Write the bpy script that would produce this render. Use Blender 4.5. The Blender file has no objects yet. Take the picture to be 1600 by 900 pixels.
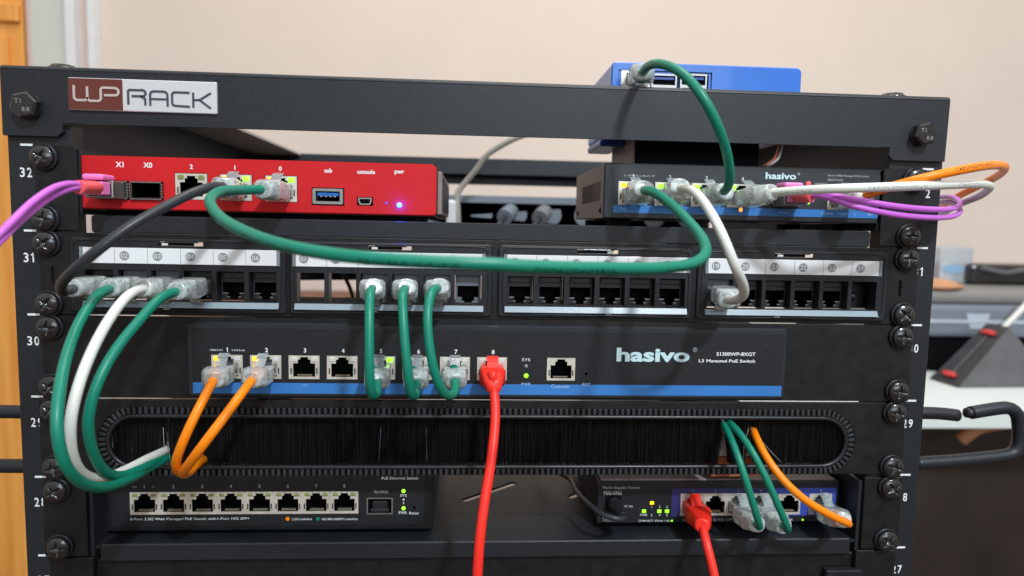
import bpy, bmesh, math, random
from mathutils import Vector, Matrix
from mathutils.geometry import tessellate_polygon
random.seed(7)
S = bpy.context.scene
COL = S.collection
MM = 0.001          # everything below is written in millimetres
R = math.radians

# ------------------------------------------------------------------ camera
FPX = 1050.0
CAM = Vector((-12.51, -369.3, 6.72))
YAW, PITCH, ROLL = -0.062507, -0.089504, -0.020674
Mrot = Matrix.Rotation(YAW, 3, 'Z') @ Matrix.Rotation(PITCH, 3, 'X') @ Matrix.Rotation(ROLL, 3, 'Y')
cam_d = bpy.data.cameras.new('camera'); cam = bpy.data.objects.new('camera', cam_d); COL.objects.link(cam)
right = Mrot @ Vector((1, 0, 0)); fwd = Mrot @ Vector((0, 1, 0)); up = Mrot @ Vector((0, 0, 1))
cam.matrix_world = Matrix.Translation(CAM*MM) @ Matrix((right, up, -fwd)).transposed().to_4x4()
cam_d.sensor_width = 36; cam_d.lens = 36*FPX/1600
cam_d.clip_start = 0.01; cam_d.clip_end = 60
cam_d.dof.use_dof = True; cam_d.dof.focus_distance = 0.362; cam_d.dof.aperture_fstop = 7.6
S.camera = cam
S.render.resolution_x = 1024; S.render.resolution_y = 576

def at(px, py, Y=0.0):
    "the point of the plane at depth Y (mm) that is measured at a place of the photograph"
    d = Mrot @ Vector(((px-800)/FPX, 1, (450-py)/FPX))
    t = (Y-CAM.y)/d.y
    return CAM + d*t

# ------------------------------------------------------------------ light
W = bpy.data.worlds.new('World'); S.world = W; W.use_nodes = True
bg = W.node_tree.nodes['Background']; bg.inputs[0].default_value = (0.93, 0.84, 0.78, 1); bg.inputs[1].default_value = 0.66
wt = W.node_tree; tcw = wt.nodes.new('ShaderNodeTexCoord'); sw = wt.nodes.new('ShaderNodeSeparateXYZ'); rw = wt.nodes.new('ShaderNodeValToRGB')
mw = wt.nodes.new('ShaderNodeMapRange'); mw.inputs['From Min'].default_value = -1; mw.inputs['From Max'].default_value = 1
wt.links.new(tcw.outputs['Generated'], sw.inputs[0]); wt.links.new(sw.outputs['Z'], mw.inputs['Value']); wt.links.new(mw.outputs[0], rw.inputs[0]); wt.links.new(rw.outputs[0], bg.inputs[0])
rw.color_ramp.elements[0].position = 0.30; rw.color_ramp.elements[0].color = (0.30, 0.24, 0.20, 1)
rw.color_ramp.elements[1].position = 0.86; rw.color_ramp.elements[1].color = (1.0, 0.98, 0.96, 1)
e_ = rw.color_ramp.elements.new(0.52); e_.color = (0.52, 0.47, 0.43, 1)
def area(name, loc, target, size, sy, power, col):
    l = bpy.data.lights.new(name, 'AREA'); l.shape = 'RECTANGLE'; l.size = size; l.size_y = sy; l.energy = power; l.color = col
    o = bpy.data.objects.new(name, l); COL.objects.link(o); o.location = loc
    o.rotation_euler = (Vector(target)-Vector(loc)).to_track_quat('-Z', 'Y').to_euler()
area('ceiling_lamp', (0.62, -1.45, 1.42), (0.02, 0, -0.02), 0.15, 0.12, 35, (0.84, 0.93, 1.0))
area('sheen_light', (0.42, -2.5, 0.62), (0.06, 0, 0.03), 1.3, 0.62, 11, (0.76, 0.90, 1.0))  # unseen soft lamp added for the bluish sheen on the crossbar
area('room_lamp', (0.2, 0.15, 2.1), (0.1, 0.9, 0.0), 0.9, 0.9, 21, (1.0, 0.93, 0.86))
S.view_settings.view_transform = 'Standard'; S.view_settings.look = 'None'
S.view_settings.exposure = 0.27; S.view_settings.gamma = 1.0
try:
    S.cycles.transmission_bounces = 8; S.cycles.max_bounces = 10
except Exception: pass

# ------------------------------------------------------------------ materials
MAT = {}
def mat(name, col, rough=0.5, metal=0.0, bump=0.0, bscale=900.0, var=0.0, vscale=60.0, emit=None, es=0.0,
        trans=0.0, ior=1.45, spec=0.5, sss=0.0, coat=0.0):
    m = bpy.data.materials.new(name); m.use_nodes = True
    nt = m.node_tree; b = nt.nodes['Principled BSDF']
    b.inputs['Base Color'].default_value = (*col, 1); b.inputs['Roughness'].default_value = rough
    b.inputs['Metallic'].default_value = metal; b.inputs['IOR'].default_value = ior
    b.inputs['Specular IOR Level'].default_value = spec
    b.inputs['Transmission Weight'].default_value = trans
    b.inputs['Coat Weight'].default_value = coat
    if emit: b.inputs['Emission Color'].default_value = (*emit, 1); b.inputs['Emission Strength'].default_value = es
    tc = nt.nodes.new('ShaderNodeTexCoord')
    if var > 0:
        n = nt.nodes.new('ShaderNodeTexNoise'); n.inputs['Scale'].default_value = vscale; n.inputs['Detail'].default_value = 6
        nt.links.new(tc.outputs['Object'], n.inputs['Vector'])
        r = nt.nodes.new('ShaderNodeValToRGB')
        r.color_ramp.elements[0].position = 0.32; r.color_ramp.elements[1].position = 0.68
        r.color_ramp.elements[0].color = (*[c*(1-var) for c in col], 1); r.color_ramp.elements[1].color = (*[min(1, c*(1+var)) for c in col], 1)
        nt.links.new(n.outputs['Fac'], r.inputs[0]); nt.links.new(r.outputs[0], b.inputs['Base Color'])
        mr = nt.nodes.new('ShaderNodeMapRange'); mr.inputs['To Min'].default_value = max(0.03, rough-0.08); mr.inputs['To Max'].default_value = min(1, rough+0.08)
        nt.links.new(n.outputs['Fac'], mr.inputs['Value']); nt.links.new(mr.outputs[0], b.inputs['Roughness'])
    if bump > 0:
        n2 = nt.nodes.new('ShaderNodeTexNoise'); n2.inputs['Scale'].default_value = bscale; n2.inputs['Detail'].default_value = 3
        nt.links.new(tc.outputs['Object'], n2.inputs['Vector'])
        bp = nt.nodes.new('ShaderNodeBump'); bp.inputs['Strength'].default_value = bump; bp.inputs['Distance'].default_value = 0.0004
        nt.links.new(n2.outputs['Fac'], bp.inputs['Height']); nt.links.new(bp.outputs[0], b.inputs['Normal'])
    MAT[name] = m
    return m
mat('powder_black', (0.0125, 0.0155, 0.0195), 0.42, 0, 0.30, 2300, 0.25, 900)
mat('panel_black', (0.0078, 0.0078, 0.0088), 0.45, 0, 0.22, 2200, 0.3, 140, spec=0.42)
mat('plastic_black', (0.014, 0.015, 0.018), 0.34, 0, 0.12, 700, 0.15, 60)
mat('deep_black', (0.004, 0.004, 0.005), 0.6, spec=0.08)
mat('teeth_grey', (0.028, 0.030, 0.032), 0.4)
mat('flange_bounce', (0.42, 0.375, 0.35), 0.5, 0, 0.2, 1200)  # black flange coloured pale: bounce light on its underside put into the base
mat('screw_black', (0.012, 0.012, 0.013), 0.2, 0.0, 0.25, 500, spec=0.8, coat=0.3)
mat('overlay_black', (0.0115, 0.0125, 0.0148), 0.48, 0, 0.2, 2400, 0.6, 1500, spec=0.45)
mat('overlay_slate', (0.024, 0.029, 0.034), 0.45, 0, 0.2, 2400, 0.3, 1500)  # lighter than overlay_black: bluish reflection on the small switch put into the colour
mat('slate_front', (0.018, 0.022, 0.026), 0.42, 0, 0.2, 2400)  # base lightened to carry reflected sheen and the main bezel's edge highlight
mat('bristle', (0.006, 0.006, 0.007), 0.5, spec=0.3)
mat('bristle_worn', (0.015, 0.0145, 0.0145), 0.35)
mat('wire_glint', (0.35, 0.35, 0.36), 0.3)
mat('grey_plastic', (0.115, 0.135, 0.155), 0.4, 0, 0.15, 600, 0.08, 60)
mat('ledge_plastic', (0.26, 0.32, 0.37), 0.3, 0, 0.12, 600)
mat('strip_white', (0.74, 0.75, 0.76), 0.25, 0, 0.05, 300, 0.03, 30, coat=0.5)
mat('clear_strip_end', (0.55, 0.62, 0.66), 0.1, 0, trans=0.7)
mat('num_grey', (0.24, 0.25, 0.26), 0.5)
mat('num_line', (0.25, 0.26, 0.28), 0.5)
mat('print_white', (0.78, 0.80, 0.80), 0.55)
mat('print_dim', (0.42, 0.45, 0.46), 0.6)
mat('emboss', (0.05, 0.053, 0.058), 0.35)
mat('logo_pale', (0.52, 0.70, 0.74), 0.4)
mat('stripe_blue', (0.034, 0.18, 0.50), 0.42, 0, 0.05, 600, 0.06, 40)
mat('stripe_text', (0.35, 0.55, 0.85), 0.5)
mat('red_paint', (0.56, 0.012, 0.016), 0.5, 0, 0.2, 2300, 0.07, 30, spec=0.3)
mat('nickel', (0.70, 0.655, 0.575), 0.4, 0.45, 0.1, 400, 0.12, 120)
mat('steel', (0.38, 0.38, 0.37), 0.38, 0.9, 0.1, 400)
mat('gold', (0.75, 0.68, 0.5), 0.3, 0.7)
mat('dark_metal', (0.09, 0.08, 0.075), 0.35, 0.7)
mat('side_taupe', (0.27, 0.215, 0.205), 0.5, 0, 0.3, 1300, 0.12, 200)  # warm wall bounce on the small switch's side put into the colour
mat('badge_brown', (0.13, 0.028, 0.02), 0.35, 0.1, 0, coat=0.35)
mat('badge_silver', (0.72, 0.74, 0.76), 0.3, 0.4, 0.05, 300)
mat('badge_letter', (0.63, 0.55, 0.52), 0.3, 0.4)
mat('badge_ink', (0.05, 0.055, 0.075), 0.4)
mat('clear_plastic', (0.90, 0.95, 0.96), 0.10, 0, 0.25, 260, trans=0.9, spec=0.8, coat=0.5)
mat('frosted_tab', (0.72, 0.80, 0.82), 0.2, 0, 0.15, 200, trans=0.8)
mat('clear_boot', (0.86, 0.93, 0.92), 0.15, 0, 0.45, 420, trans=0.5, spec=0.7, coat=0.5)
for nm_ in ('clear_boot', 'clear_plastic'):     # cloudy and clear streaks in the moulded plastic
    nt = MAT[nm_].node_tree; b = nt.nodes['Principled BSDF']; tc = nt.nodes.new('ShaderNodeTexCoord')
    n = nt.nodes.new('ShaderNodeTexNoise'); n.inputs['Scale'].default_value = 380; n.inputs['Detail'].default_value = 5; n.inputs['Distortion'].default_value = 1.2
    mr = nt.nodes.new('ShaderNodeMapRange'); mr.inputs['From Min'].default_value = 0.38; mr.inputs['From Max'].default_value = 0.62
    mr.inputs['To Min'].default_value = 0.72 if nm_ == 'clear_boot' else 0.95; mr.inputs['To Max'].default_value = 0.5 if nm_ == 'clear_boot' else 0.8
    nt.links.new(tc.outputs['Object'], n.inputs['Vector']); nt.links.new(n.outputs['Fac'], mr.inputs['Value']); nt.links.new(mr.outputs[0], b.inputs['Transmission Weight'])
mat('led_off', (0.62, 0.62, 0.58), 0.2, 0, coat=0.5)
mat('led_off_dim', (0.22, 0.25, 0.08), 0.25)
mat('led_green', (0.2, 0.8, 0.05), 0.3, emit=(0.32, 1.0, 0.01), es=1.25)
mat('led_amber', (0.9, 0.5, 0.02), 0.3, emit=(1.0, 0.50, 0.0), es=1.35)
mat('led_red', (0.9, 0.05, 0.05), 0.3, emit=(1.0, 0.06, 0.08), es=1.6)
mat('led_orange', (0.9, 0.2, 0.02), 0.3, emit=(1.0, 0.26, 0.04), es=2.0)
mat('led_blue', (0.3, 0.4, 1.0), 0.3, emit=(0.035, 0.085, 1.0), es=5)
mat('led_blue_dim', (0.05, 0.1, 0.7), 0.3, emit=(0.05, 0.12, 1.0), es=0.5)
mat('usb_blue', (0.015, 0.13, 0.45), 0.35)
mat('case_blue', (0.024, 0.145, 0.56), 0.28, 0, 0.05, 200, 0.12, 14, coat=0.2)
mat('case_blue_dark', (0.012, 0.05, 0.26), 0.3)
mat('teg_blue', (0.045, 0.075, 0.40), 0.45)
mat('teg_indigo', (0.030, 0.028, 0.13), 0.45)
mat('wall_paint', (0.69, 0.585, 0.515), 0.8, 0, 0.25, 120, 0.02, 6)
mat('trim_white', (0.60, 0.62, 0.56), 0.5, 0, 0.1, 60, 0.03, 9)
mat('trim_pink', (0.62, 0.47, 0.42), 0.5)
mat('trim_olive', (0.50, 0.45, 0.27), 0.5)
mat('desk_white', (0.70, 0.76, 0.74), 0.35, 0, 0.05, 60, 0.02, 8)
mat('dark_cabinet', (0.030, 0.021, 0.016), 0.5, var=0.3, vscale=6)
mat('printer_grey', (0.17, 0.19, 0.23), 0.4, var=0.1, vscale=15)
mat('printer_top', (0.22, 0.21, 0.20), 0.5)
mat('label_pale', (0.42, 0.48, 0.55), 0.4)
mat('wedge_black', (0.035, 0.036, 0.04), 0.4, 0, 0.1, 300, 0.2, 40)
mat('wedge_side', (0.10, 0.10, 0.105), 0.5, 0, 0.2, 400, 0.1, 40)
mat('latch_red', (0.60, 0.05, 0.045), 0.4)
mat('tan_leather', (0.52, 0.25, 0.13), 0.6, var=0.1, vscale=30)
mat('adapter_grey', (0.17, 0.20, 0.235), 0.45)
mat('plug_pale', (0.17, 0.18, 0.19), 0.45)
mat('adapter_white', (0.62, 0.64, 0.62), 0.45)
mat('brown_box', (0.16, 0.07, 0.04), 0.7, var=0.3, vscale=20)
mat('box_orange', (0.42, 0.12, 0.04), 0.6)
mat('floor_brown', (0.10, 0.06, 0.04), 0.5, var=0.3, vscale=8)
mat('frosted', (0.70, 0.76, 0.82), 0.25, trans=0.55)
mat('frosted_blue', (0.25, 0.42, 0.60), 0.4)
mat('grey_strap', (0.30, 0.29, 0.275), 0.5)

def wood(name):
    m = bpy.data.materials.new(name); m.use_nodes = True; nt = m.node_tree; b = nt.nodes['Principled BSDF']
    tc = nt.nodes.new('ShaderNodeTexCoord'); mp = nt.nodes.new('ShaderNodeMapping'); mp.inputs['Scale'].default_value = (26, 26, 1.6)
    n = nt.nodes.new('ShaderNodeTexNoise'); n.inputs['Scale'].default_value = 1.5; n.inputs['Detail'].default_value = 5
    r = nt.nodes.new('ShaderNodeValToRGB'); e = r.color_ramp.elements
    e[0].position = 0.3; e[0].color = (0.70, 0.25, 0.035, 1); e[1].position = 0.72; e[1].color = (0.95, 0.47, 0.11, 1)
    nt.links.new(tc.outputs['Object'], mp.inputs[0]); nt.links.new(mp.outputs[0], n.inputs['Vector'])
    nt.links.new(n.outputs['Fac'], r.inputs[0]); nt.links.new(r.outputs[0], b.inputs['Base Color'])
    b.inputs['Roughness'].default_value = 0.4; MAT[name] = m
wood('honey_wood')

def jacket(name, col, rough=0.38, printed=False):
    "cable sheath: soft pvc; UVs run along the cable (x, mm) and round it (y), small dark printing on one side"
    m = mat(name, col, rough, 0, 0.10, 300, spec=0.45)
    nt = m.node_tree; b = nt.nodes['Principled BSDF']
    b.inputs['Subsurface Weight'].default_value = 0.0
    if printed:
        uv = nt.nodes.new('ShaderNodeUVMap'); sx = nt.nodes.new('ShaderNodeSeparateXYZ'); nt.links.new(uv.outputs[0], sx.inputs[0])
        n = nt.nodes.new('ShaderNodeTexNoise'); n.inputs['Scale'].default_value = 1.0; n.inputs['Detail'].default_value = 1
        mp = nt.nodes.new('ShaderNodeMapping'); mp.inputs['Scale'].default_value = (0.9, 22, 1)
        nt.links.new(uv.outputs[0], mp.inputs[0]); nt.links.new(mp.outputs[0], n.inputs['Vector'])
        g = nt.nodes.new('ShaderNodeMath'); g.operation = 'GREATER_THAN'; g.inputs[1].default_value = 0.52; nt.links.new(n.outputs['Fac'], g.inputs[0])
        a = nt.nodes.new('ShaderNodeMath'); a.operation = 'SUBTRACT'; a.inputs[1].default_value = 0.3; nt.links.new(sx.outputs['Y'], a.inputs[0])
        ab = nt.nodes.new('ShaderNodeMath'); ab.operation = 'ABSOLUTE'; nt.links.new(a.outputs[0], ab.inputs[0])
        lt = nt.nodes.new('ShaderNodeMath'); lt.operation = 'LESS_THAN'; lt.inputs[1].default_value = 0.06; nt.links.new(ab.outputs[0], lt.inputs[0])
        # words and gaps along the cable
        wv = nt.nodes.new('ShaderNodeMath'); wv.operation = 'SINE'
        ml = nt.nodes.new('ShaderNodeMath'); ml.operation = 'MULTIPLY'; ml.inputs[1].default_value = 0.11; nt.links.new(sx.outputs['X'], ml.inputs[0]); nt.links.new(ml.outputs[0], wv.inputs[0])
        gw = nt.nodes.new('ShaderNodeMath'); gw.operation = 'GREATER_THAN'; gw.inputs[1].default_value = -0.25; nt.links.new(wv.outputs[0], gw.inputs[0])
        p1 = nt.nodes.new('ShaderNodeMath'); p1.operation = 'MULTIPLY'; nt.links.new(g.outputs[0], p1.inputs[0]); nt.links.new(lt.outputs[0], p1.inputs[1])
        p2 = nt.nodes.new('ShaderNodeMath'); p2.operation = 'MULTIPLY'; nt.links.new(p1.outputs[0], p2.inputs[0]); nt.links.new(gw.outputs[0], p2.inputs[1])
        mx = nt.nodes.new('ShaderNodeMix'); mx.data_type = 'RGBA'
        mx.inputs['A'].default_value = (*col, 1); mx.inputs['B'].default_value = (*([c*0.12 for c in col] if col[0] < .6 or col[2] < .1 else [c*0.55 for c in col]), 1)
        nt.links.new(p2.outputs[0], mx.inputs['Factor']); nt.links.new(mx.outputs['Result'], b.inputs['Base Color'])
    return m
jacket('sheath_green', (0.004, 0.19, 0.122), printed=True)
jacket('sheath_white', (0.66, 0.68, 0.63), printed=True)
jacket('sheath_orange', (0.92, 0.235, 0.003), printed=True)
jacket('sheath_red', (0.84, 0.030, 0.018))
jacket('sheath_black', (0.028, 0.031, 0.036))
jacket('sheath_purple', (0.55, 0.13, 0.62))
jacket('boot_coral', (0.80, 0.10, 0.12))
jacket('tab_pink', (0.78, 0.20, 0.50))
jacket('sheath_grey', (0.33, 0.31, 0.27))
jacket('sheath_brown', (0.25, 0.05, 0.03))

# ------------------------------------------------------------------ mesh building
def rrect(x0, x1, z0, z1, r, n=5):
    pts = []
    r = min(r, (x1-x0)/2-1e-3, (z1-z0)/2-1e-3)
    for cx, cz, a0 in ((x1-r, z1-r, 0), (x0+r, z1-r, 90), (x0+r, z0+r, 180), (x1-r, z0+r, 270)):
        for k in range(n+1):
            a = R(a0+90*k/n); pts.append((cx+r*math.cos(a), cz+r*math.sin(a)))
    return pts
def rect(x0, x1, z0, z1): return [(x0, z0), (x1, z0), (x1, z1), (x0, z1)]
def circ(cx, cz, r, n=24): return [(cx+r*math.cos(2*math.pi*k/n), cz+r*math.sin(2*math.pi*k/n)) for k in range(n)]

TEXT = {}
def text_mesh(s, bold):
    if (s, bold) not in TEXT:
        c = bpy.data.curves.new('t', 'FONT'); c.body = s; c.size = 1; c.offset = bold; c.resolution_u = 3
        o = bpy.data.objects.new('t', c); COL.objects.link(o)
        bpy.context.view_layer.update()
        me = bpy.data.meshes.new_from_object(o.evaluated_get(bpy.context.evaluated_depsgraph_get()))
        vs = [(v.co.x, v.co.y) for v in me.vertices]; fs = [tuple(p.vertices) for p in me.polygons]
        bpy.data.objects.remove(o); bpy.data.curves.remove(c); bpy.data.meshes.remove(me)
        TEXT[(s, bold)] = (vs, fs)
    return TEXT[(s, bold)]

def one(b, x, z, y, h, m, w=0.55):
    "a numeral 1 with its flag, drawn as strokes"
    b.ribbon([(x, z-h/2), (x, z+h/2)], w, y, y+0.05, m); b.ribbon([(x-w*1.6, z+h*0.24), (x+w*0.1, z+h/2-w*0.3)], w*0.8, y-0.01, y+0.04, m)
class MB:
    def __init__(s): s.v = []; s.f = []; s.m = []; s.sm = []; s.mats = []; s.uv = {}
    def mi(s, name):
        if name not in s.mats: s.mats.append(name)
        return s.mats.index(name)
    def face(s, idx, m, smooth=False): s.f.append(tuple(idx)); s.m.append(m); s.sm.append(smooth)
    def box(s, x0, x1, y0, y1, z0, z1, m, bev=0.0):
        mi = s.mi(m)
        if bev <= 0:
            b = len(s.v)
            for x in (x0, x1):
                for y in (y0, y1):
                    for z in (z0, z1): s.v.append((x, y, z))
            for q in ((0,1,3,2),(4,6,7,5),(0,4,5,1),(2,3,7,6),(0,2,6,4),(1,5,7,3)): s.face([b+i for i in q], mi)
        else:
            bm = bmesh.new(); bmesh.ops.create_cube(bm, size=1)
            for v in bm.verts: v.co = Vector(((x0+x1)/2+v.co.x*(x1-x0), (y0+y1)/2+v.co.y*(y1-y0), (z0+z1)/2+v.co.z*(z1-z0)))
            bmesh.ops.bevel(bm, geom=bm.edges[:], offset=bev, segments=2, affect='EDGES', profile=0.5)
            s.addbm(bm, mi); bm.free()
        return s
    def addbm(s, bm, mi, smooth=False):
        b = len(s.v); bm.verts.ensure_lookup_table(); bm.verts.index_update()
        for v in bm.verts: s.v.append(tuple(v.co))
        for f in bm.faces: s.face([b+v.index for v in f.verts], mi, smooth)
    def plate(s, outer, holes, y0, y1, m, edge=0.0, plane='XZ', sidemat=None):
        "flat plate with holes, thickness y0..y1 (front y0); edge = a small chamfer on the outer front edge"
        mi = s.mi(m); ms = s.mi(sidemat) if sidemat else mi
        def P(p, d):
            return (p[0], d, p[1]) if plane == 'XZ' else ((p[0], p[1], d) if plane == 'XY' else (d, p[0], p[1]))
        loops = [outer]+list(holes)
        def area2(l): return sum(l[i][0]*l[(i+1) % len(l)][1]-l[(i+1) % len(l)][0]*l[i][1] for i in range(len(l)))
        if area2(outer) < 0: loops[0] = outer[::-1]
        inner = [l for l in loops]
        if edge > 0:
            l = loops[0]; n = len(l); ins = []
            for i in range(n):
                a = Vector(l[i-1]); p = Vector(l[i]); c = Vector(l[(i+1) % n])
                d1 = (p-a).normalized(); d2 = (c-p).normalized()
                n1 = Vector((-d1.y, d1.x)); n2 = Vector((-d2.y, d2.x)); nn = (n1+n2).normalized()
                ins.append(tuple(p+nn*edge/max(0.5, nn.dot(n1))))
            inner = [ins]+loops[1:]
        tri = tessellate_polygon([[Vector((p[0], p[1], 0)) for p in l] for l in inner])
        tri2 = tri if edge <= 0 else tessellate_polygon([[Vector((p[0], p[1], 0)) for p in l] for l in loops])
        b = len(s.v)
        for l in inner:
            for p in l: s.v.append(P(p, y0))
        for t in tri: s.face([b+i for i in t], mi)
        b2 = len(s.v)
        for l in loops:
            for p in l: s.v.append(P(p, y1))
        for t in tri2: s.face([b2+i for i in reversed(t)], mi)
        o = 0
        sg = 1 if y1 > y0 else -1
        for k, l in enumerate(loops):
            n = len(l)
            if k == 0 and edge > 0:
                b3 = len(s.v)
                for p in l: s.v.append(P(p, y0+sg*edge))
                for i in range(n):
                    j = (i+1) % n
                    s.face([b+i, b+j, b3+j, b3+i], mi); s.face([b3+i, b3+j, b2+j, b2+i], ms)
            else:
                for i in range(n):
                    j = (i+1) % n; s.face([b+o+i, b+o+j, b2+o+j, b2+o+i], ms)
            o += n
        return s
    def lathe(s, c, prof, m, seg=32, axis='Y', smooth=True):
        "prof: (radius, height) along the axis"
        mi = s.mi(m); b = len(s.v)
        for r, h in prof:
            for k in range(seg):
                a = 2*math.pi*k/seg; u, w = r*math.cos(a), r*math.sin(a)
                if axis == 'Y': s.v.append((c[0]+u, c[1]+h, c[2]+w))
                elif axis == 'Z': s.v.append((c[0]+u, c[1]+w, c[2]+h))
                else: s.v.append((c[0]+h, c[1]+u, c[2]+w))
        for i in range(len(prof)-1):
            for k in range(seg):
                k2 = (k+1) % seg; s.face([b+i*seg+k, b+i*seg+k2, b+(i+1)*seg+k2, b+(i+1)*seg+k], mi, smooth)
        s.face([b+k for k in range(seg)], mi); s.face([b+(len(prof)-1)*seg+k for k in range(seg)][::-1], mi)
        return s
    def loft(s, rings, m, smooth=True, caps=True, closed=True):
        mi = s.mi(m); n = len(rings[0]); b = len(s.v)
        for r_ in rings:
            for p in r_: s.v.append(tuple(p))
        for i in range(len(rings)-1):
            for k in range(n):
                k2 = (k+1) % n; s.face([b+i*n+k, b+i*n+k2, b+(i+1)*n+k2, b+(i+1)*n+k], mi, smooth)
        if caps:
            s.face([b+k for k in range(n)][::-1], mi); s.face([b+(len(rings)-1)*n+k for k in range(n)], mi)
        return s
    def tube(s, pts, r, m, seg=14, step=3.0, flat=1.0, uvs=False):
        "smooth tube through pts (Catmull-Rom), r constant"
        P = [Vector(p) for p in pts]; P = [P[0]*2-P[1]]+P+[P[-1]*2-P[-2]]
        out = []
        for i in range(1, len(P)-2):
            a, b_, c, d = P[i-1], P[i], P[i+1], P[i+2]
            def tj(t, p, q): return t+max(1e-4, (q-p).length)**0.5
            t0 = 0; t1 = tj(t0, a, b_); t2 = tj(t1, b_, c); t3 = tj(t2, c, d)
            n = max(2, int((c-b_).length/step))
            for k in range(n):
                t = t1+(t2-t1)*k/n
                A1 = a*((t1-t)/(t1-t0))+b_*((t-t0)/(t1-t0)); A2 = b_*((t2-t)/(t2-t1))+c*((t-t1)/(t2-t1)); A3 = c*((t3-t)/(t3-t2))+d*((t-t2)/(t3-t2))
                B1 = A1*((t2-t)/(t2-t0))+A2*((t-t0)/(t2-t0)); B2 = A2*((t3-t)/(t3-t1))+A3*((t-t1)/(t3-t1))
                out.append(B1*((t2-t)/(t2-t1))+B2*((t-t1)/(t2-t1)))
        out.append(P[-2])
        for _ in range(2):      # relax small wiggles
            q = out[:]
            for i in range(1, len(out)-1): q[i] = out[i]*0.5+(out[i-1]+out[i+1])*0.25
            out = q
        T = [(out[min(i+1, len(out)-1)]-out[max(i-1, 0)]).normalized() for i in range(len(out))]
        ref = Vector((0.1, -0.2, 1)); N = (ref-T[0]*ref.dot(T[0])).normalized()
        rings = []; L = 0; lens = []
        for i, p in enumerate(out):
            N = (N-T[i]*N.dot(T[i])).normalized(); B = T[i].cross(N)
            if i: L += (p-out[i-1]).length
            lens.append(L)
            rings.append([p+N*(r*math.cos(2*math.pi*k/seg))+B*(r*flat*math.sin(2*math.pi*k/seg)) for k in range(seg)])
        f0 = len(s.f)
        s.loft(rings, m)
        for i in range(len(rings)-1):
            for k in range(seg):
                s.uv[f0+i*seg+k] = [(lens[i], k/seg), (lens[i], (k+1)/seg), (lens[i+1], (k+1)/seg), (lens[i+1], k/seg)]
        return s
    def ribbon(s, pts, w, y0, y1, m, closed=False):
        "flat stroke of width w along XZ points, y0 front"
        mi = s.mi(m); n = len(pts); L = []; Rr = []
        for i in range(n):
            if closed: a = Vector(pts[i-1]); c = Vector(pts[(i+1) % n])
            else: a = Vector(pts[max(i-1, 0)]); c = Vector(pts[min(i+1, n-1)])
            p = Vector(pts[i]); d1 = (p-a).normalized() if (p-a).length > 1e-6 else (c-p).normalized()
            d2 = (c-p).normalized() if (c-p).length > 1e-6 else d1
            n1 = Vector((-d1.y, d1.x)); n2 = Vector((-d2.y, d2.x)); nn = (n1+n2).normalized(); k = w/2/max(0.45, nn.dot(n1))
            L.append(p+nn*k); Rr.append(p-nn*k)
        b = len(s.v)
        for i in range(n):
            s.v += [(L[i].x, y0, L[i].y), (Rr[i].x, y0, Rr[i].y), (L[i].x, y1, L[i].y), (Rr[i].x, y1, Rr[i].y)]
        for i in range(n if closed else n-1):
            j = (i+1) % n; a = b+4*i; c = b+4*j
            s.face([a, a+1, c+1, c], mi); s.face([a, c, c+2, a+2], mi); s.face([a+1, a+3, c+3, c+1], mi)
        return s
    def text(s, t, x, z, y, h, m, w=None, align='C', bold=0.0, rotx=0):
        "lettering on a plane facing -Y; h = height of the drawn glyphs (mm), w = forced total width"
        vs, fs = text_mesh(t, bold); mi = s.mi(m)
        x0 = min(v[0] for v in vs); x1 = max(v[0] for v in vs); z0 = min(v[1] for v in vs); z1 = max(v[1] for v in vs)
        kz = h/(z1-z0); kx = kz if w is None else w/(x1-x0); W_ = (x1-x0)*kx
        ox = {'C': x-W_/2, 'L': x, 'R': x-W_}[align]; b = len(s.v)
        for v in vs: s.v.append((ox+(v[0]-x0)*kx, y, z-h/2+(v[1]-z0)*kz))
        for f in fs: s.face([b+i for i in f], mi)
        return s
    def build(s, name, parent=None, origin=(0, 0, 0)):
        me = bpy.data.meshes.new(name)
        me.from_pydata([((v[0]-origin[0])*MM, (v[1]-origin[1])*MM, (v[2]-origin[2])*MM) for v in s.v], [], s.f)
        for mn in s.mats: me.materials.append(MAT[mn])
        me.polygons.foreach_set('material_index', s.m); me.polygons.foreach_set('use_smooth', s.sm)
        if s.uv:
            ul = me.uv_layers.new(name='UVMap')
            for fi, uvs in s.uv.items():
                p = me.polygons[fi]
                for k, li in enumerate(p.loop_indices): ul.data[li].uv = uvs[k]
        bm = bmesh.new(); bm.from_mesh(me)
        bmesh.ops.recalc_face_normals(bm, faces=bm.faces); bm.to_mesh(me); bm.free()
        me.update()
        o = bpy.data.objects.new(name, me); COL.objects.link(o)
        if parent is not None:
            o.parent = parent
            o.location = Vector(origin)*MM-abs_loc(parent)
        else: o.location = Vector(origin)*MM
        return o
def shell(x0, x1, y0, y1, z0, z1, m, bev=0.6, t=1.0, depth=15.5):
    "device body: open box behind the front panel, closed further back"
    b = MB().plate(rect(x0, x1, z0, z1), [rect(x0+t, x1-t, z0+t, z1-t)], y0, y0+depth, m)
    return b.box(x0+0.05, x1-0.05, y0+depth+0.01, y1, z0+0.05, z1-0.05, m, bev)
def abs_loc(o):
    l = Vector(o.location)
    while o.parent: o = o.parent; l = l+Vector(o.location)
    return l
def part(name, mb, parent): # mesh in world mm, child of parent
    return mb.build(name, parent, origin=tuple(abs_loc(parent)/MM))
def thing(name, label, cat, loc=(0, 0, 0), group=None):
    o = bpy.data.objects.new(name, None); COL.objects.link(o); o.empty_display_size = 0.01
    o.location = Vector(loc)*MM; o['label'] = label; o['category'] = cat
    if group: o['group'] = group
    return o
def solo(name, mb, label, cat, loc=(0, 0, 0), group=None):
    o = mb.build(name, None, loc); o['label'] = label; o['category'] = cat
    if group: o['group'] = group
    return o
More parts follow.
